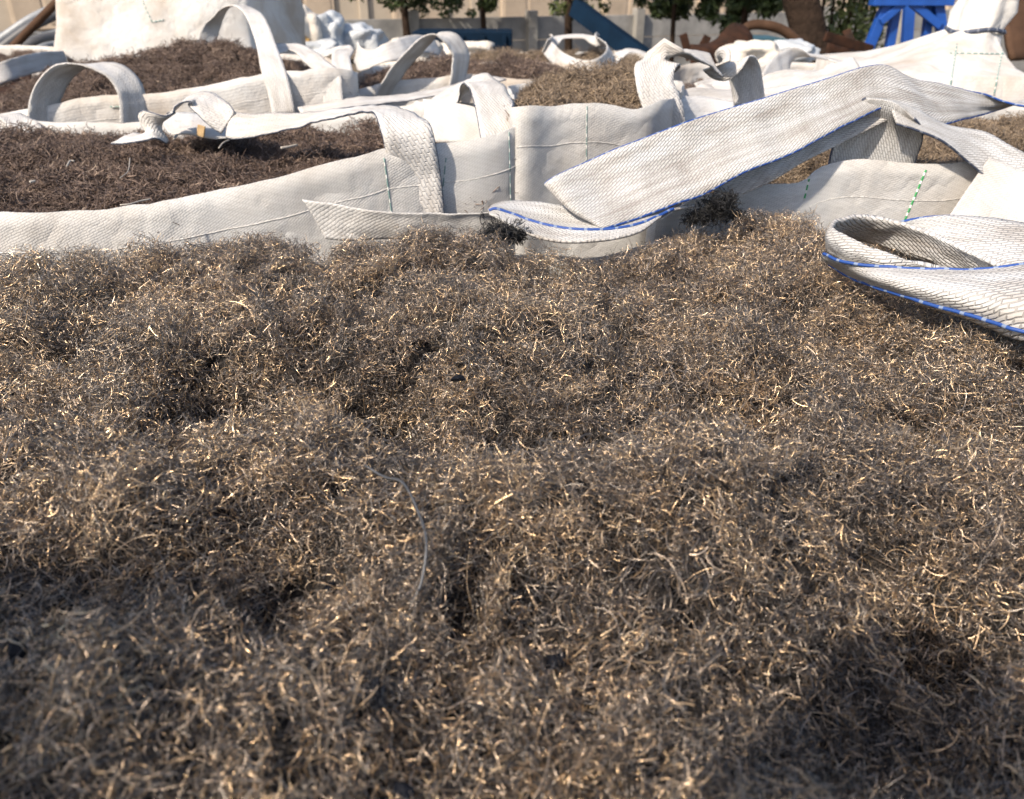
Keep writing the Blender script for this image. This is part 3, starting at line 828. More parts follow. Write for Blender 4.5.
# inner leg in shade and the band running on to the right
leg, _g = sheet("lifting_strap", [
    [(826, 185, 1.01), (830, 160, 1.005), (838, 132, 1.0), (850, 109, .985), (866, 98, .975)],
    [(868, 188, 1.005), (872, 160, 1.0), (878, 128, .99), (886, 110, .975), (894, 102, .97)],
    [(910, 190, 1.0), (914, 163, .992), (921, 142, .98), (921, 128, .968), (914, 118, .962)]], M_WEB, bagD, nu=50, nv=14, thick=0.003, amp=0.001, seed=14)
tube("edge_yarn", [Vector(q) for q in _g[-1]], 0.0016, M_DARK_YARN, leg, sides=6)
tube("edge_yarn", [Vector(q) for q in _g[0]], 0.0016, M_DARK_YARN, leg, sides=6)
band, _g = sheet("lifting_strap", [
    [(890, 100, .985), (915, 110, .99), (945, 125, 1.0), (985, 132, 1.01), (1012, 147, 1.0), (1060, 172, .99)],
    [(892, 112, .97), (915, 122, .97), (945, 134, .975), (978, 148, .985), (1005, 165, .98), (1050, 195, .97)],
    [(896, 124, .96), (918, 131, .955), (943, 142, .955), (966, 160, .962), (990, 180, .965), (1040, 215, .96)]], M_WEB, bagD, nu=70, nv=14, thick=0.003, amp=0.0012, seed=15)
tube("edge_yarn", [Vector(q) for q in _g[-1]], 0.0015, M_DARK_YARN, band, sides=6)

# ------------------------------------------------------------------ upright tied bag behind on the right
def closed_bag(label, base, top_z, neck=None, mat=None, seed=1.0, n=120, name="bulk_bag", bulge=0.06, amp=0.012, body_z=None):
    """filled bag standing closed: base = four corners (x, y) counter-clockwise, shoulders, optional tied neck ((x,y,z), radius, flare)"""
    mat = mat or M_FABRIC_FAR
    b = np.array(base, float)
    c = b.mean(0)
    loop = []
    for i in range(4):
        a, d = b[i], b[(i + 1) % 4]
        for k in range(n // 4):
            f = k / (n // 4)
            loop.append(a * (1 - f) + d * f)
    loop = np.array(loop)
    # round the corners
    for _ in range(4):
        loop = (np.roll(loop, 1, 0) + loop * 2 + np.roll(loop, -1, 0)) / 4
    rows = []
    nb = 22
    for i in range(nb):
        f = i / (nb - 1)
        s_ = 0.94 + bulge * math.sin(math.pi * min(1, f * 1.05)) - 0.05 * f ** 3
        rows.append(np.hstack([c + (loop - c) * s_, np.full((len(loop), 1), 0.01 + (top_z - 0.01) * f)]))
    if neck is None:
        for s_, dz in ((0.90, .04), (0.78, .075), (0.55, .10), (0.25, .115), (0.02, .118)):
            rows.append(np.hstack([c + (loop - c) * s_, np.full((len(loop), 1), top_z + dz)]))
    else:
        npos, nr, fl, nh = neck
        npos = np.array(npos)
        ang = np.arctan2(loop[:, 1] - c[1], loop[:, 0] - c[0])
        def ring(p, r, ph=0.0):
            rr = r * (1 + 0.12 * np.sin(ang * 7 + ph))
            return np.stack([p[0] + rr * np.cos(ang), p[1] + rr * np.sin(ang), np.full(len(ang), p[2])], 1)
        tp = rows[-1]
        for f, p_ in ((0.18, 0.05), (0.38, .18), (0.6, .42), (0.8, .7)):
            rg = ring(npos, nr)
            q = tp * (1 - f) + rg * f
            q[:, 2] = top_z + (npos[2] - top_z) * p_
            rows.append(q)
        rows.append(ring(npos, nr))
        rows.append(ring(npos + np.array([0.01, 0, nh * .3]), nr * 1.15, 1))
        rows.append(ring(npos + np.array([0.02, 0, nh * .7]), nr * fl, 2))
        rows.append(ring(npos + np.array([0.03, 0, nh]), nr * fl * 1.15, 3))
        rows.append(ring(npos + np.array([0.03, 0, nh * 0.8]), nr * fl * 0.3, 3))
    g = np.array(rows)
    nrm = grid_normals(g).reshape(-1, 3)
    st = np.array([0.7, 0.7, 2.0])
    flat = g.reshape(-1, 3) + wrinkle(g.reshape(-1, 3) * st, amp * 1.5, 3.6, seed, nrm) - g.reshape(-1, 3) * st
    flat = wrinkle(flat, amp * 0.4, 13.0, seed + 3, nrm)
    g = flat.reshape(g.shape)
    lu = np.concatenate([[0], np.cumsum(np.linalg.norm(np.diff(loop, axis=0), axis=1))])
    lv = np.linspace(0, top_z * 1.3, len(rows))
    uv = np.stack(np.meshgrid(lu, lv), axis=2).reshape(-1, 2)
    root = empty(name, (c[0], c[1], 0)); tag(root, label, "bulk bag", "closed bulk bags standing upright")
    mesh_obj("fabric_body", g.reshape(-1, 3), grid_faces(len(rows), len(loop), True), mat, root, uv)
    return root, g

pe0 = at(888, 62, 1.78); pe1 = at(1075, 62, 1.78)
bagE, gE = closed_bag("tied upright white bulk bag at right rear, its neck gathered", [(pe0.x, 1.78), (pe1.x, 1.80), (pe1.x + .03, 2.5), (pe0.x + .05, 2.45)], 1.365,
                      neck=(at(975, 30, 2.05), 0.055, 0.9, 0.13), seed=3.3, bulge=0.05, amp=0.008)
for a, b in (((957, 44), (949, 95)), ((1003, 48), (994, 95)), ((950, 53), (1008, 54))):
    stitch_line(gE, a, b, M_GREYGREEN_YARN, bagE, 0.0016, 20)
tube("neck_tie", [at(975, 30, 2.05) + Vector((0.062 * math.cos(t), 0.062 * math.sin(t), 0.004 * math.sin(3 * t))) for t in np.linspace(0, 6.2, 24)], 0.005, M_DARK_YARN, bagE, sides=6)

# ------------------------------------------------------------------ left middle bag with the dark mound
rimF = [(-40, 118, 1.60), (10, 112, 1.615), (52, 104, 1.63), (105, 94, 1.65), (150, 93, 1.655), (200, 86, 1.67), (250, 76, 1.69), (300, 70, 1.71), (340, 68, 1.73), (356, 72, 1.80),
        (338, 66, 2.1), (322, 56, 2.50), (270, 54, 2.56), (160, 56, 2.58), (60, 72, 2.4), (-30, 84, 2.2), (-80, 95, 1.9)]
bagF, loopF, gF = bag("wide white bulk bag with two strap arches and a dark mound", rimF, seed=11.0, amp=0.006)
fill("high dark brown wire mound between the two strap arches", loopF, M_BED_BROWN, BROWN, 330, mound=0.0, drop=0.035, bumps=0.022, seed=9.0, smax=1.3, peaks=[(at(185, 45, 2.15).x, 2.15, .32, .074), (at(250, 60, 2.2).x, 2.2, .2, .02)])
strap([(48, 140, 1.62), (43, 120, 1.62), (46, 98, 1.625), (56, 79, 1.63), (74, 67, 1.64), (95, 65, 1.645), (115, 71, 1.645), (128, 85, 1.64), (133, 102, 1.635), (134, 125, 1.63)],
      [(.62, .78, 0)] * 10, 0.055, M_WEB_FAR, bagF, nu=80, seed=21)
strap([(200, 60, 2.3), (205, 44, 2.32), (215, 22, 2.34), (226, 8, 2.30), (240, 6, 2.22), (253, 14, 2.1), (261, 30, 1.95), (267, 48, 1.80), (272, 66, 1.71), (279, 90, 1.685), (284, 115, 1.675)],
      [(.8, .6, 0), (.8, .6, 0), (.6, .8, .1), (.2, 1, .05), (0, 1, 0), (.0, 1, .15), (.5, .8, .3), (.9, .4, .2), (1, .1, 0), (1, 0, 0), (1, 0, 0)], [.046] * 3 + [.040] * 5 + [.046] * 3, M_WEB_FAR, bagF, nu=90, seed=22)
strap([(272, 50, 1.9), (290, 46, 1.95), (305, 52, 1.9), (318, 64, 1.80), (330, 74, 1.73), (333, 95, 1.715), (334, 115, 1.705)],
      [(.1, 1, .2), (.1, 1, .2), (.4, .9, .2), (.8, .5, .2), (1, .1, 0), (1, 0, 0), (1, 0, 0)], 0.04, M_WEB_FAR, bagF, nu=60, seed=23)
strap([(352, 110, 1.74), (345, 80, 1.78), (341, 58, 1.85), (345, 50, 1.95), (338, 50, 2.1), (322, 56, 2.2), (312, 66, 2.25)], [(1, .2, 0), (1, .2, 0), (.9, .5, 0), (.3, 1, 0), (.2, 1, .2), (.3, .8, .4), (.4, .8, .4)],
      0.04, M_WEB_FAR, bagF, nu=60, seed=24)
tube("seam", on(gF, [(110 + i * 2.4, 107 - (i % 2) * 0.4) for i in range(11)], lift=.004), 0.0012, M_GREYGREEN_YARN, bagF, sides=5)
# left rear open bag: pale strap and a rusty patch in it
rimH = [(-140, 78, 2.62), (-60, 74, 2.62), (0, 70, 2.64), (40, 62, 2.66), (64, 58, 2.7), (62, 52, 3.0), (40, 46, 3.5), (-60, 46, 3.6), (-170, 60, 3.2)]
bagH, loopH, gH = bag("low white bulk bag at the left edge, below the curved pipes", rimH, seed=12.0, amp=0.01)
fill("wire heap in the low bag at the left edge", loopH, M_BED_BROWN, BROWN, 200, mound=0.01, drop=0.03, bumps=0.02, seed=10.0, smax=1.5, nr=24)
strap([(66, 60, 2.3), (40, 62, 2.2), (10, 70, 2.1), (-20, 82, 2.05)], [(0, .5, 1), (0, .5, 1), (0, .6, 1), (0, .6, 1)], 0.045, M_WEB_FAR, bagH, nu=40, seed=26)
M_RUST = plain_mat("rust", (0.050, 0.023, 0.014), 0.5, 14, 0.85, second=(0.016, 0.011, 0.009), bump=0.5, spec=0.1)
o, _ = sheet("rusty_sheet", [[(-20, 80, 2.2), (10, 76, 2.22), (32, 74, 2.24)], [(-20, 88, 2.05), (10, 85, 2.06), (30, 80, 2.1)], [(-20, 98, 1.95), (5, 93, 1.97), (22, 85, 2.03)]], M_RUST, None, nu=24, nv=10, thick=0.004, amp=0.012, seed=3)
tag(o, "crumpled rust-red metal sheet at the left edge under the pale strap", "metal sheet")
strap([(-10, 150, 1.56), (0, 118, 1.57), (14, 118, 1.55), (24, 127, 1.52), (30, 134, 1.50)], [(1, 0, 0), (.8, .5, 0), (.3, 1, 0), (.6, .7, .3), (.8, .4, .2)], 0.05, M_WEB_FAR, bagF, nu=40, seed=27)

# ------------------------------------------------------------------ middle bags
rimJ = [(348, 90, 1.98), (380, 84, 1.99), (420, 78, 2.0), (460, 75, 2.01), (500, 77, 2.02), (540, 80, 2.02), (590, 78, 2.05), (600, 72, 2.4), (570, 64, 2.72), (500, 62, 2.78), (430, 62, 2.78), (375, 66, 2.7), (352, 78, 2.3)]
bagJ, loopJ, gJ = bag("white bulk bag in the middle distance under a tall strap arch", rimJ, seed=14.0, amp=0.008)
fill("brown wire in the bag under the tall strap arch", loopJ, M_BED_BROWN, BROWN, 260, mound=0.04, drop=0.0255, bumps=0.022, seed=12.0, smax=1.5, nr=30)
strap([(377, 110, 1.975), (385, 92, 1.97), (397, 72, 1.97), (412, 54, 1.97), (426, 41, 1.975), (438, 36, 1.98), (451, 40, 1.985), (460, 52, 1.99), (460, 66, 1.99), (458, 80, 1.99), (456, 100, 1.99)],
      [(.6, .8, .05)] * 11, 0.058, M_WEB_FAR, bagJ, nu=90, seed=31)
strap([(356, 52, 2.5), (362, 60, 2.4), (380, 57, 2.35), (400, 49, 2.4), (420, 44, 2.5), (438, 47, 2.6)], [(0, .6, .8), (0, .6, .8), (0, .8, .5), (0, .8, .5), (0, .9, .4), (0, .9, .4)], 0.06, M_WEB_FAR, bagJ, nu=50, seed=32)
strap([(300, 112, 1.66), (350, 103, 1.70), (400, 98, 1.78), (440, 92, 1.85), (470, 84, 1.92), (500, 78, 1.98)], [(0, 1, .3), (0, 1, .2), (0, 1, .1), (0, 1, .1), (.1, 1, .1), (.2, 1, .1)], 0.045, M_WEB_FAR, bagJ, nu=60, seed=33, edges=M_DARK_YARN)
rimK = [(440, 77, 2.92), (480, 76, 2.93), (520, 79, 2.94), (560, 75, 2.95), (640, 72, 3.0), (660, 62, 3.3), (640, 52, 3.75), (560, 52, 3.8), (470, 53, 3.8), (430, 62, 3.4)]
bagK, loopK, gK = bag("far white bulk bag heaped with wire, before the concrete wall", rimK, seed=15.0, amp=0.01)
fill("far wire heap in front of the dark blue crate", loopK, M_BED_BROWN, OLIVE, 220, mound=0.04, drop=0.025, bumps=0.025, seed=13.0, smax=1.6, nr=30)
ring = [(548, 48, 3.2), (560, 60, 2.9), (578, 68, 2.75), (595, 68, 2.72), (608, 60, 2.8), (610, 50, 3.0), (598, 40, 3.3), (578, 36, 3.4), (558, 38, 3.4), (545, 46, 3.3)]
strap(ring, [(.5, .5, .8), (.4, .2, 1), (.2, 0, 1), (0, 0, 1), (-.4, .1, 1), (-.6, .3, .8), (-.3, .9, .2), (0, 1, .2), (.3, .9, .2), (.5, .6, .5)], 0.052, M_WEB_FAR, bagK, nu=90, seed=34)
strap([(608, 66, 2.9), (615, 58, 2.95), (628, 51, 3.0), (642, 53, 3.0), (654, 60, 2.95), (660, 72, 2.9)], [(.8, .4, .3), (.6, .7, .3), (.2, 1, .2), (-.2, 1, .2), (-.7, .5, .3), (-1, .2, 0)], 0.05, M_WEB_FAR, bagK, nu=50, seed=35)
rimL = [(640, 112, 1.86), (700, 106, 1.87), (760, 96, 1.88), (820, 86, 1.90), (845, 80, 1.98), (850, 70, 2.4), (838, 64, 2.75), (760, 62, 2.8), (680, 66, 2.75), (652, 80, 2.4), (636, 98, 2.0)]
bagL, loopL, gL = bag("half empty white bulk bag behind the long twisted strap, straps strewn over it", rimL, seed=16.0, amp=0.02)
fill("dark wire low in the half empty bag", loopL, M_BED_BROWN, BROWN, 220, mound=0.0, drop=0.06, bumps=0.02, seed=14.0, smax=1.5, nr=24)
sheet("fabric_fold", [[(735, 92, 1.86), (765, 82, 1.95), (800, 72, 2.1), (832, 64, 2.25), (852, 62, 2.3)], [(738, 98, 1.83), (772, 90, 1.88), (808, 83, 1.95), (840, 76, 2.05), (862, 73, 2.1)],
                      [(725, 112, 1.76), (770, 104, 1.78), (812, 96, 1.80), (852, 86, 1.84), (884, 80, 1.88)]], M_FABRIC_FAR, bagL, amp=0.034, scale=9, seed=5)
strap([(620, 118, 1.50), (650, 112, 1.52), (690, 100, 1.58), (730, 96, 1.62), (775, 96, 1.64), (820, 90, 1.66), (860, 80, 1.7)], [(0, .9, .5), (0, .9, .5), (0, .7, .6), (0, .9, .3), (0, .8, .4), (0, .6, .7), (0, .6, .7)], 0.05, M_WEB_FAR, bagL, nu=70, seed=36)
strap([(590, 140, 1.25), (630, 124, 1.32), (670, 112, 1.42), (705, 108, 1.5), (735, 112, 1.5)], [(0, .9, .4), (0, .9, .4), (0, .8, .5), (0, .8, .5), (0, .8, .5)], 0.055, M_WEB_FAR, bagL, nu=50, seed=37)
sheet("fabric_fold", [[(690, 90, 1.72), (720, 84, 1.80), (750, 80, 1.86)], [(690, 104, 1.66), (722, 98, 1.70), (752, 92, 1.78)], [(680, 124, 1.60), (722, 120, 1.62), (758, 112, 1.68)]], M_FABRIC_FAR, bagL, amp=0.014, scale=12, seed=8)

strap([(768, 84, 1.80), (780, 66, 1.9), (800, 57, 2.0), (826, 58, 2.05), (846, 66, 2.0), (856, 80, 1.9)], [(.6, .8, 0)] * 6, 0.05, M_WEB_FAR, bagL, nu=60, seed=38)
strap([(700, 92, 1.75), (722, 84, 1.78), (752, 88, 1.76), (786, 80, 1.78), (822, 76, 1.80), (858, 66, 1.84)], [(0, .7, .7), (0, .9, .4), (0, .8, .6), (0, .6, .8), (0, .9, .4), (0, .7, .7)], 0.045, M_WEB_FAR, bagL, nu=60, seed=39, amp=0.003)
# ------------------------------------------------------------------ upright bags left rear and out of view
pg0 = at(56, 60, 2.95); pg1 = at(266, 60, 2.95)
bagG, gG = closed_bag("big full white bulk bag standing upright behind the dark mound", [(pg0.x, 2.92), (pg1.x, 2.92), (pg1.x - .02, 3.8), (pg0.x, 3.8)], 1.66, seed=6.6, bulge=0.09, amp=0.032)
stitch_line(gG, (142, 0), (152, 22), M_GREYGREEN_YARN, bagG, 0.002)
stitch_line(gG, (152, 22), (164, 20), M_GREYGREEN_YARN, bagG, 0.002, 5)
shade_bag, gN = closed_bag("tall full white bulk bag standing behind the viewer's left shoulder", [(-1.83, -1.47), (-0.80, -1.47), (-0.80, -0.44), (-1.83, -0.44)], 2.26, seed=8.6, bulge=0.05, amp=0.02)  # out of view, added to cast shade on the heap's lower left

# ------------------------------------------------------------------ sacks heaped before the wall
M_PLASTIC = plain_mat("milky_plastic", (0.46, 0.48, 0.50), 0.25, 10, 0.35, bump=0.4, bdist=0.02)
M_SACK = plain_mat("cream_sack", (0.66, 0.60, 0.52), 0.3, 8, 0.8, bump=0.4, bdist=0.02)
M_YELLOW = plain_mat("ochre_plastic", (0.50, 0.30, 0.10), 0.3, 8, 0.6)
def sack(label, px, py, Y, rx, ry, rz, mat, seed, cat="sack", amp=0.28, name="sack"):
    c = at(px, py, Y)
    nu_, nv_ = 36, 22
    rows = []
    for i in range(nv_):
        ph = math.pi * (i / (nv_ - 1)) - math.pi / 2
        for j in range(nu_):
            th = 2 * math.pi * j / nu_
            d = Vector((math.cos(ph) * math.cos(th), math.cos(ph) * math.sin(th), math.sin(ph)))
            e = Vector([math.copysign(abs(k) ** 0.75, k) for k in d])
            f = 1 + amp * (noise.noise(d * 1.6 + Vector((seed, 0, 0))) + 0.35 * noise.noise(d * 4 + Vector((0, seed, 0))))
            rows.append((c.x + e.x * rx * f, c.y + e.y * ry * f, c.z + e.z * rz * f))
    o = mesh_obj(name, rows, grid_faces(nv_, nu_, True), mat)
    return tag(o, label, cat, "sacks and plastic before the concrete wall")
# a pallet stack carries them at that height
M_PALLET = plain_mat("grey_wood", (0.22, 0.18, 0.14), 0.4, 12, 0.85)
pl = empty("wooden_crate", (-0.95, 4.6, 0)); tag(pl, "grey wooden crate carrying the plastic sacks", "crate")
for iy, y_ in enumerate((4.25, 5.05)):
    for k in range(7):
        box_mesh("board", (-0.95, y_, 0.09 + k * 0.17), 1.3, 0.022, 0.15, M_PALLET, pl, bev=0.003)
for x_ in (-1.58, -0.32):
    for y_ in (4.285, 5.015):
        box_mesh("post", (x_, y_, 0.60), 0.07, 0.044, 1.2, M_PALLET, pl, bev=0.003)
box_mesh("top_board", (-0.95, 4.65, 1.215), 1.34, 0.86, 0.024, M_PALLET, pl, bev=0.003)
sack("cream sack with an ochre band, leaning by the upright bag", 302, 30, 4.4, .10, .10, .10, M_SACK, 1.0)
sack("ochre plastic scrap under the cream sack", 300, 42, 4.32, .05, .05, .035, M_YELLOW, 2.0, "plastic scrap", name="plastic_scrap")
sack("bluish milky plastic bundle, left of the two", 327, 36, 4.5, .10, .12, .10, M_PLASTIC, 3.0, "plastic bundle", 0.45, "plastic_bundle")
sack("bluish milky plastic bundle, right of the two", 357, 42, 4.6, .13, .12, .075, M_PLASTIC, 4.0, "plastic bundle", 0.45, "plastic_bundle")
sack("grey plastic bundle under the cream sack", 318, 52, 4.35, .12, .1, .06, M_PLASTIC, 5.0, "plastic bundle", 0.45, "plastic_bundle")
sack("cream sack lying behind the tall strap arch", 412, 58, 3.1, .13, .10, .06, M_SACK, 6.0, amp=0.3)
sack("cream sack lying left of the far wire heap", 468, 53, 3.9, .14, .10, .045, M_SACK, 6.5, amp=0.3)
sack("pale lumpy sack beside the tree trunk", 752, 58, 3.3, .11, .10, .055, M_SACK, 7.0, amp=0.4)
sack("grey lumpy sack in front of the tree trunk", 790, 53, 3.5, .09, .10, .045, M_PLASTIC, 8.0, amp=0.4)

# ------------------------------------------------------------------ background: precast wall, house, pipes, scrap
M_CONC = plain_mat("concrete_panel", (0.27, 0.262, 0.25), 0.35, 3.0, 0.9, second=(0.14, 0.138, 0.135), bump=0.4, bdist=0.01)
M_CONC2 = plain_mat("concrete_post", (0.30, 0.285, 0.26), 0.35, 3.0, 0.9, bump=0.4, bdist=0.01)
wall = empty("concrete_wall", (0, 11, 0)); tag(wall, "low precast concrete panel wall running behind the yard", "wall")
wa = Vector((-4.2, 9.6, 0)); wb = Vector((9.5, 15.2, 0))
wd = (wb - wa).normalized(); wrot = Matrix.Rotation(math.atan2(wd.y, wd.x), 3, 'Z')
bay = 1.6; nb = int((wb - wa).length / bay)
wn_ = Vector((-wd.y, wd.x, 0))
for i in range(nb + 1):
    p = wa + wd * (bay * i)
    box_mesh("post", p + Vector((0, 0, 0.60)) - wn_ * 0.03, 0.13, 0.13, 1.2 + 0.02 * (i % 3), M_CONC2, wall, wrot, 0.008)
    if i < nb:
        q = p + wd * (bay / 2)
        for k in range(4):
            box_mesh("panel", q + Vector((0, 0, 0.145 + 0.282 * k)) + wn_ * (0.02 + 0.006 * ((i * 3 + k * 5) % 3)), bay - 0.11, 0.05, 0.274, M_CONC, wall, wrot, 0.006)

M_HOUSE = plain_mat("cream_render", (0.37, 0.315, 0.25), 0.18, 2.0, 0.9, bump=0.2)
M_HTRIM = plain_mat("house_trim", (0.45, 0.36, 0.27), 0.2, 4.0, 0.8)
M_HSHUT = plain_mat("window_shutter", (0.36, 0.29, 0.22), 0.3, 2.0, 0.7)
house = empty("house", (0, 17, 0)); tag(house, "cream rendered house beyond the concrete wall, with framed windows", "house")
ha = Vector((-11, 13.6, 0)); hb = Vector((12, 20.6, 0)); hd = (hb - ha).normalized(); hn = Vector((-hd.y, hd.x, 0))
hrot = Matrix.Rotation(math.atan2(hd.y, hd.x), 3, 'Z'); HL = (hb - ha).length
hc = (ha + hb) / 2 + hn * 1.5
box_mesh("house_wall", hc + Vector((0, 0, 1.75)), HL, 3.0, 3.5, M_HOUSE, house, hrot)
box_mesh("house_roof", hc + Vector((0, 0, 3.61)), HL + .6, 3.6, 0.2, M_CONC2, house, hrot)
for i in range(11):
    c_ = ha + hd * (1.3 + i * 2.1)
    w_ = box_mesh("window", c_ - hn * 0.02 + Vector((0, 0, 1.45)), 1.05, 0.09, 1.25, M_HTRIM, house, hrot, 0.01)
    for sx in (-.25, .25):
        box_mesh("pane", c_ - hn * 0.07 + hd * sx + Vector((0, 0, 1.45)), 0.42, 0.02, 1.1, M_HSHUT, w_, hrot)
for i in range(12):
    c_ = ha + hd * (0.25 + i * 2.1)
    box_mesh("pilaster", c_ - hn * 0.03 + Vector((0, 0, 1.7)), 0.16, 0.08, 3.3, M_HOUSE, house, hrot, 0.01)

# pipes and a rusty pole, left edge
M_PIPE = plain_mat("grey_pipe", (0.28, 0.29, 0.30), 0.4, 6, 0.5, metal=0.2)
M_PIPE_DARK = plain_mat("dark_pipe", (0.09, 0.09, 0.095), 0.4, 6, 0.5)
M_POLE = plain_mat("rusty_pole", (0.075, 0.042, 0.026), 0.4, 10, 0.8, spec=0.1)
for i, (a, m, r, lab) in enumerate([
        ([(-60, 90, 4.0), (-20, 55, 4.0), (10, 33, 4.05), (35, 17, 4.1), (70, 3, 4.2), (120, -8, 4.3)], M_PIPE, .020, "grey curved pipe, highest of the bundle at the left edge"),
        ([(-60, 100, 3.95), (-20, 66, 3.95), (12, 40, 4.0), (36, 24, 4.05), (70, 10, 4.15), (120, 0, 4.25)], M_PIPE_DARK, .022, "dark curved pipe, second from the top of the bundle"),
        ([(-60, 84, 3.9), (-20, 64, 3.9), (5, 52, 3.95), (30, 43, 4.0), (60, 33, 4.1), (120, 25, 4.2)], M_PIPE, .022, "grey pipe bending level below the rusty pole"),
        ([(-60, 110, 3.85), (-20, 76, 3.85), (8, 55, 3.9), (35, 42, 3.95), (60, 36, 4.05), (120, 30, 4.2)], M_PIPE_DARK, .024, "dark pipe lowest in the curved bundle"),
        ([(-40, 110, 3.8), (-10, 80, 3.8), (15, 62, 3.85), (40, 49, 3.9), (60, 44, 4.0), (120, 38, 4.2)], M_PIPE, .018, "pale grey pipe beneath the dark ones at the left edge")]):
    o = tube("pipe", a, r, m, None, sides=10, n=40); tag(o, lab, "pipe", "curved pipes at the left edge")
o = tube("rusty_pole", [(-90, 150, 3.75), (0, 60, 3.75), (60, -1, 3.75), (130, -70, 3.75)], .017, M_POLE, None, sides=10, n=20); tag(o, "rust-brown straight pole leaning across the grey pipes", "pole")
rk = empty("steel_rack", at(-20, 60, 4.1)); rk.location.z = 0; tag(rk, "dark steel rack holding the curved pipes at the left edge", "rack")
for x_ in (-2.55, -1.75):
    beam("post", Vector((x_, 4.25, 0)), Vector((x_, 4.25, 1.42)), .05, .05, M_PIPE_DARK, rk)
beam("rail", Vector((-2.7, 4.19, 1.30)), Vector((-1.6, 4.19, 1.30)), .04, .06, M_PIPE_DARK, rk, up=(0, 0, 1))
beam("rail", Vector((-2.7, 4.19, 1.0)), Vector((-1.6, 4.19, 1.0)), .04, .06, M_PIPE_DARK, rk, up=(0, 0, 1))

# blue steel stand
M_BLUE = plain_mat("blue_paint", (0.010, 0.065, 0.30), 0.3, 6, 0.45, bump=0.15)
st = empty("steel_stand", at(906, 60, 6.0)); st.location.z = 0; tag(st, "bright blue steel trestle stand with splayed legs", "stand")
def down(a, b, z=0.0):
    """extend the line a-b to the level z"""
    a, b = P(a), P(b); t = (z - a.z) / (b.z - a.z); return a + (b - a) * t
for a, b, w_ in (((893, -12, 6.0), (867, 52, 6.0), .10), ((899, -8, 6.05), (888, 54, 6.05), .09), ((936, -12, 6.0), (944, 50, 6.0), .10), ((931, -8, 6.05), (924, 52, 6.05), .08), ((910, -8, 6.7), (906, 54, 6.7), .12)):
    beam("leg", P(a), down(a, b), w_ * .62, .06, M_BLUE, st)
beam("top_rail", (872, -1, 5.98), (952, -1, 5.98), .08, .10, M_BLUE, st, up=(0, 1, 0))
beam("brace", (880, 22, 5.97), (903, 3, 5.97), .05, .04, M_BLUE, st)
beam("brace", (912, 3, 5.97), (940, 26, 5.97), .05, .04, M_BLUE, st)

# dark blue beam and crate, teal tank, rusty scrap
M_NAVY = plain_mat("navy_paint", (0.003, 0.013, 0.030), 0.4, 5, 0.75, spec=0.08, bump=0.2)
M_TEAL = plain_mat("teal_paint", (0.03, 0.085, 0.11), 0.4, 5, 0.45, bump=0.2)
o = beam("steel_channel", (576, 8, 7.2), (700, 100, 5.8), .13, .10, M_NAVY, None, up=(0, 1, .2)); tag(o, "dark blue steel channel leaning diagonally before the wall", "steel channel")
cr = empty("metal_crate", at(455, 60, 8.2)); cr.location.z = 0; tag(cr, "dark blue metal crate standing against the concrete wall", "crate")
pc = at(462, 32, 8.2)
box_mesh("crate_body", (pc.x, 8.5, pc.z / 2), 0.95, 0.6, pc.z, M_NAVY, cr, bev=0.01)
for k in range(5):
    box_mesh("rib", (pc.x - .4 + .2 * k, 8.185, pc.z / 2), 0.04, 0.03, pc.z - .06, M_NAVY, cr, bev=0.005)
tk = empty("oil_tank", at(765, 60, 5.6)); tk.location.z = 0; tag(tk, "dark teal ribbed tank half hidden left of the tree trunk", "tank")
pc = at(766, 33, 5.6)
box_mesh("tank_body", (pc.x, 5.9, pc.z / 2 - .02), 0.42, 0.5, pc.z - .04, M_TEAL, tk, bev=0.05)
for k in range(4):
    box_mesh("rib", (pc.x, 5.64, pc.z - .12 - k * .13), 0.40, 0.05, 0.05, M_TEAL, tk, bev=0.01)
tube("hoop", [(738, 44, 5.5), (742, 32, 5.5), (752, 25, 5.5), (770, 26, 5.5), (786, 32, 5.5), (800, 44, 5.5)], .03, M_POLE, tk, n=30)
def scrap_sheet(rows, label, m=M_RUST, seed=1.0):
    o, _ = sheet("scrap_metal", rows, m, None, nu=24, nv=10, thick=0.012, amp=0.03, scale=6, seed=seed)
    tag(o, label, "scrap metal", "rusty scrap before the wall")
scrap_sheet([[(690, 46, 5.0), (712, 42, 5.1), (728, 27, 5.2), (742, 26, 5.3)], [(690, 56, 4.9), (715, 53, 5.0), (738, 45, 5.1), (752, 40, 5.2)], [(690, 70, 4.9), (715, 70, 5.0), (740, 66, 5.1), (760, 60, 5.2)]], "dark rusty bent plate between the saplings and the tank", seed=2)
scrap_sheet([[(826, 40, 5.0), (850, 42, 5.1), (868, 46, 5.2)], [(826, 48, 4.9), (850, 50, 5.0), (868, 52, 5.1)], [(826, 62, 4.9), (850, 62, 5.0), (872, 62, 5.1)]], "rusty red sheets piled between the trunk and the blue stand", seed=4)
for i, (a, b, lab) in enumerate([((683, 34, 5.6), (690, 60, 5.6), "short rusty bar sticking up left of the bent plate"), ((708, 36, 5.5), (694, 62, 5.5), "orange rusty bar leaning left of the bent plate"),
                               ((825, 36, 4.8), (872, 50, 4.9), "rusty flat bar lying across the red sheets"), ((846, 30, 5.4), (858, 58, 5.3), "brown board tipped up beside the blue stand")]):
    o = beam("rusty_bar", a, b, .05, .02, M_RUST, None); tag(o, lab, "bar", "rusty bars before the wall")
o, _ = sheet("metal_plate", [[(1003, 0, 3.6), (1040, -12, 3.7), (1090, -14, 3.8)], [(1006, 25, 3.5), (1040, 22, 3.6), (1090, 20, 3.7)], [(1010, 60, 3.4), (1040, 60, 3.5), (1090, 60, 3.6)]], M_POLE, None, nu=24, nv=10, thick=0.02, amp=0.02, scale=6)
tag(o, "dark brown rusty panel at the top right corner behind the tied bag", "metal panel")

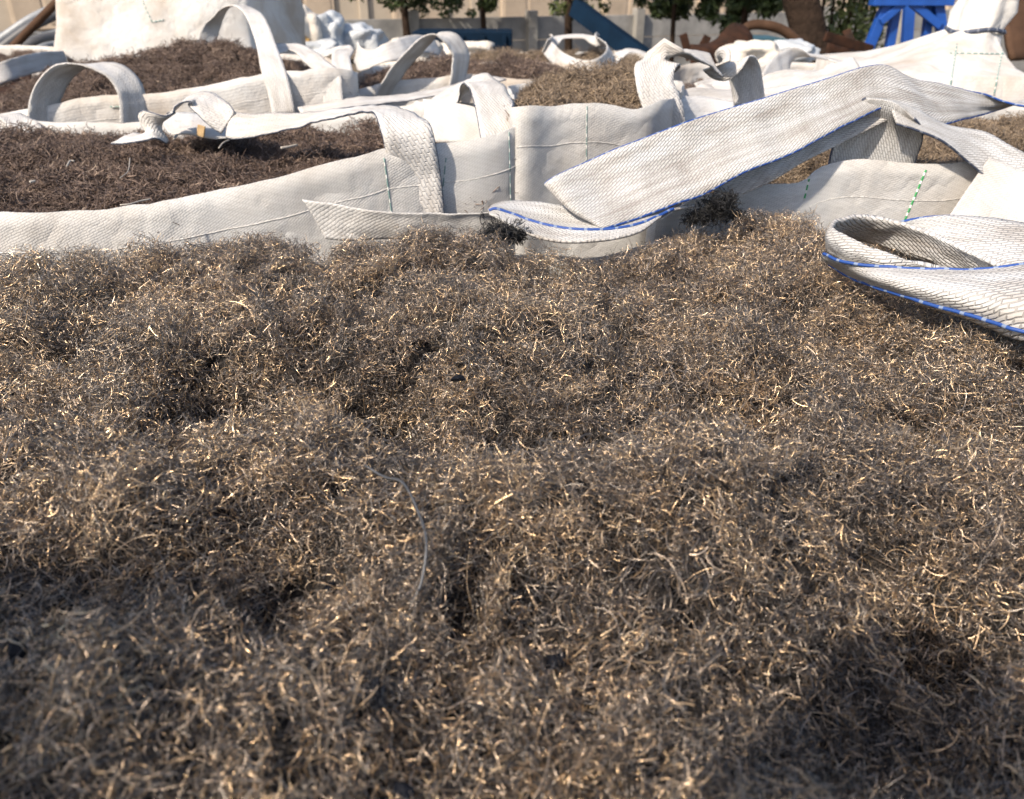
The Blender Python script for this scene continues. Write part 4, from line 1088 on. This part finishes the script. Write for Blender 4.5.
# low scrap heap that hides the ground behind the bags
# ------------------------------------------------------------------ trees
M_BARK = plain_mat("bark", (0.045, 0.030, 0.022), 0.5, 10, 0.95, spec=0.05, second=(0.018, 0.013, 0.010), bump=1.0, bdist=0.03)
def leaf_mat(name, a, b):
    k = NT(name)
    at_ = k.n("ShaderNodeAttribute"); at_.attribute_name = "tone"
    col = k.mix(at_.outputs["Fac"], a, b)
    p = k.n("ShaderNodeBsdfPrincipled"); k.l(col, p.inputs["Base Color"]); p.inputs["Roughness"].default_value = 0.55
    tr = k.n("ShaderNodeBsdfTranslucent"); k.l(col, tr.inputs[0])
    mx = k.n("ShaderNodeMixShader"); mx.inputs[0].default_value = 0.3
    k.l(p.outputs[0], mx.inputs[1]); k.l(tr.outputs[0], mx.inputs[2]); k.l(mx.outputs[0], k.out.inputs[0])
    return k.m
M_LEAF = leaf_mat("leaves", (0.016, 0.030, 0.009), (0.055, 0.080, 0.024))
M_LEAF_Y = leaf_mat("yellowish_leaves", (0.03, 0.048, 0.010), (0.10, 0.12, 0.035))
def leaves(blobs, n, size, mat, parent, seed):
    """leaf quads spread through the volume of several blobs (x, y, z, rx, ry, rz)"""
    g = np.random.default_rng(seed)
    B = np.array(blobs); vol = B[:, 3] * B[:, 4] * B[:, 5]
    pick = g.choice(len(B), n, p=vol / vol.sum())
    d = g.normal(0, 1, (n, 3)); d /= np.linalg.norm(d, axis=1, keepdims=True)
    r = g.random(n) ** 0.45
    p = B[pick, :3] + d * r[:, None] * B[pick, 3:]
    a = g.normal(0, 1, (n, 3)); a[:, 2] = a[:, 2] * 0.6 - 0.5; a /= np.linalg.norm(a, axis=1, keepdims=True)
    b = np.cross(a, g.normal(0, 1, (n, 3))); b /= np.linalg.norm(b, axis=1, keepdims=True)
    L = size * g.uniform(.6, 1.3, n)[:, None]; W = L * 0.32
    v = np.stack([p - a * L * .5, p + b * W * .5, p + a * L * .5, p - b * W * .5], 1).reshape(-1, 3)
    f = np.arange(n * 4).reshape(-1, 4)
    me = quads_mesh("crown", v - np.array(parent.location), f, mat, np.repeat(g.random(n), 4))
    return link(bpy.data.objects.new("crown", me), parent)
def tree(label, base, path, rad, blobs, n, size, mat, seed, limbs=(), cat="tree", name="tree"):
    root = empty(name, base); tag(root, label, cat, "trees before the concrete wall")
    tube("trunk", path, rad, M_BARK, root, sides=12, n=24, taper=(1.1, .6))
    for l_ in limbs: tube("limb", l_, rad * .45, M_BARK, root, sides=8, n=12, taper=(1, .4))
    leaves(blobs, n, size, mat, root, seed)
    return root
tb = down((803, 0, 6.4), (812, 52, 6.3)); tb.z = 0
tt = at(800, 0, 6.4)
tree("thick brown leaning tree trunk left of the blue stand", tb, [tb, at(812, 52, 6.32), at(806, 20, 6.38), tt, tt + Vector((-.25, .1, .9)), tt + Vector((-.6, .2, 1.9))], .135,
     [(tt.x - .5, 6.6, 3.4, 1.6, 1.4, 1.0), (tt.x + .6, 6.9, 3.6, 1.2, 1.2, .9), (tt.x - 1.6, 6.9, 3.0, .9, .9, .7)], 9000, .11, M_LEAF, 1,
     limbs=[[tt + Vector((-.2, .1, .8)), tt + Vector((.3, .3, 1.4)), tt + Vector((.9, .5, 2.0))], [tt + Vector((-.35, .12, 1.2)), tt + Vector((-1.0, .3, 1.5)), tt + Vector((-1.7, .5, 1.7))]])
for i, (px, Y, low, half, lab, m, bx) in enumerate([
        (407, 10.6, 15, 33, "dark bushy tree whose crown hangs over the wall, left of the others", M_LEAF, .05),
        (484, 10.9, 14, 22, "small dark tree next to the wall's slim post", M_LEAF, .04),
        (568, 9.6, 16, 30, "yellow-green tree hanging above the dark blue channel", M_LEAF_Y, .05),
        (672, 9.0, 26, 26, "slim sapling with a thin straight stem and drooping dark crown", M_LEAF, .03),
        (742, 8.6, 28, 26, "dark small tree between the sapling and the thick trunk", M_LEAF, .04)]):
    b_ = at(px, 45, Y); b_.z = 0
    lo = at(px, low, Y); sc_ = Y / F_PX
    hw = half * sc_
    rt = random.Random(60 + i)
    blobs = []
    for k in range(44):                                   # uneven sprays, some hanging low
        h_ = rt.random()
        sp_ = hw * (1.25 + 1.3 * h_)
        r_ = hw * rt.uniform(.18, .5)
        blobs.append((b_.x + rt.uniform(-1, 1) * sp_, Y + rt.uniform(-1, 1) * sp_ * .8, lo.z + hw * (0.25 + 4.2 * h_) + rt.uniform(-.35, .3) * hw, r_, r_, r_ * rt.uniform(.7, 1.3)))
    tree(lab, b_, [b_, Vector((b_.x + .01, Y, .7)), Vector((b_.x - .01, Y, lo.z + hw)), Vector((b_.x + .05, Y, lo.z + hw * 3))], bx, blobs, 7500, .095, m, 20 + i)
for i, (px, Y, top, w_, lab) in enumerate([(838, 7.6, -30, .26, "leafy green shrub right of the thick trunk"), (862, 8.4, -30, .24, "loose green shrub left of the blue stand's legs")]):
    b_ = at(px, 40, Y); b_.z = 0
    root = empty("shrub", b_); tag(root, lab, "shrub", "shrubs beyond the tree trunk")
    for k in range(5):
        tube("stem", [b_ + Vector((.03 * k - .06, 0, 0)), b_ + Vector((.06 * k - .12, .05, .8)), b_ + Vector((.12 * k - .24, .05 * k - .1, 1.7))], .012, M_BARK, root, sides=6, n=10)
    leaves([(b_.x, Y, 1.25, w_, w_, .5), (b_.x + .1, Y, 1.7, w_, w_, .4)], 900, .09, M_LEAF_Y, root, 50 + i)
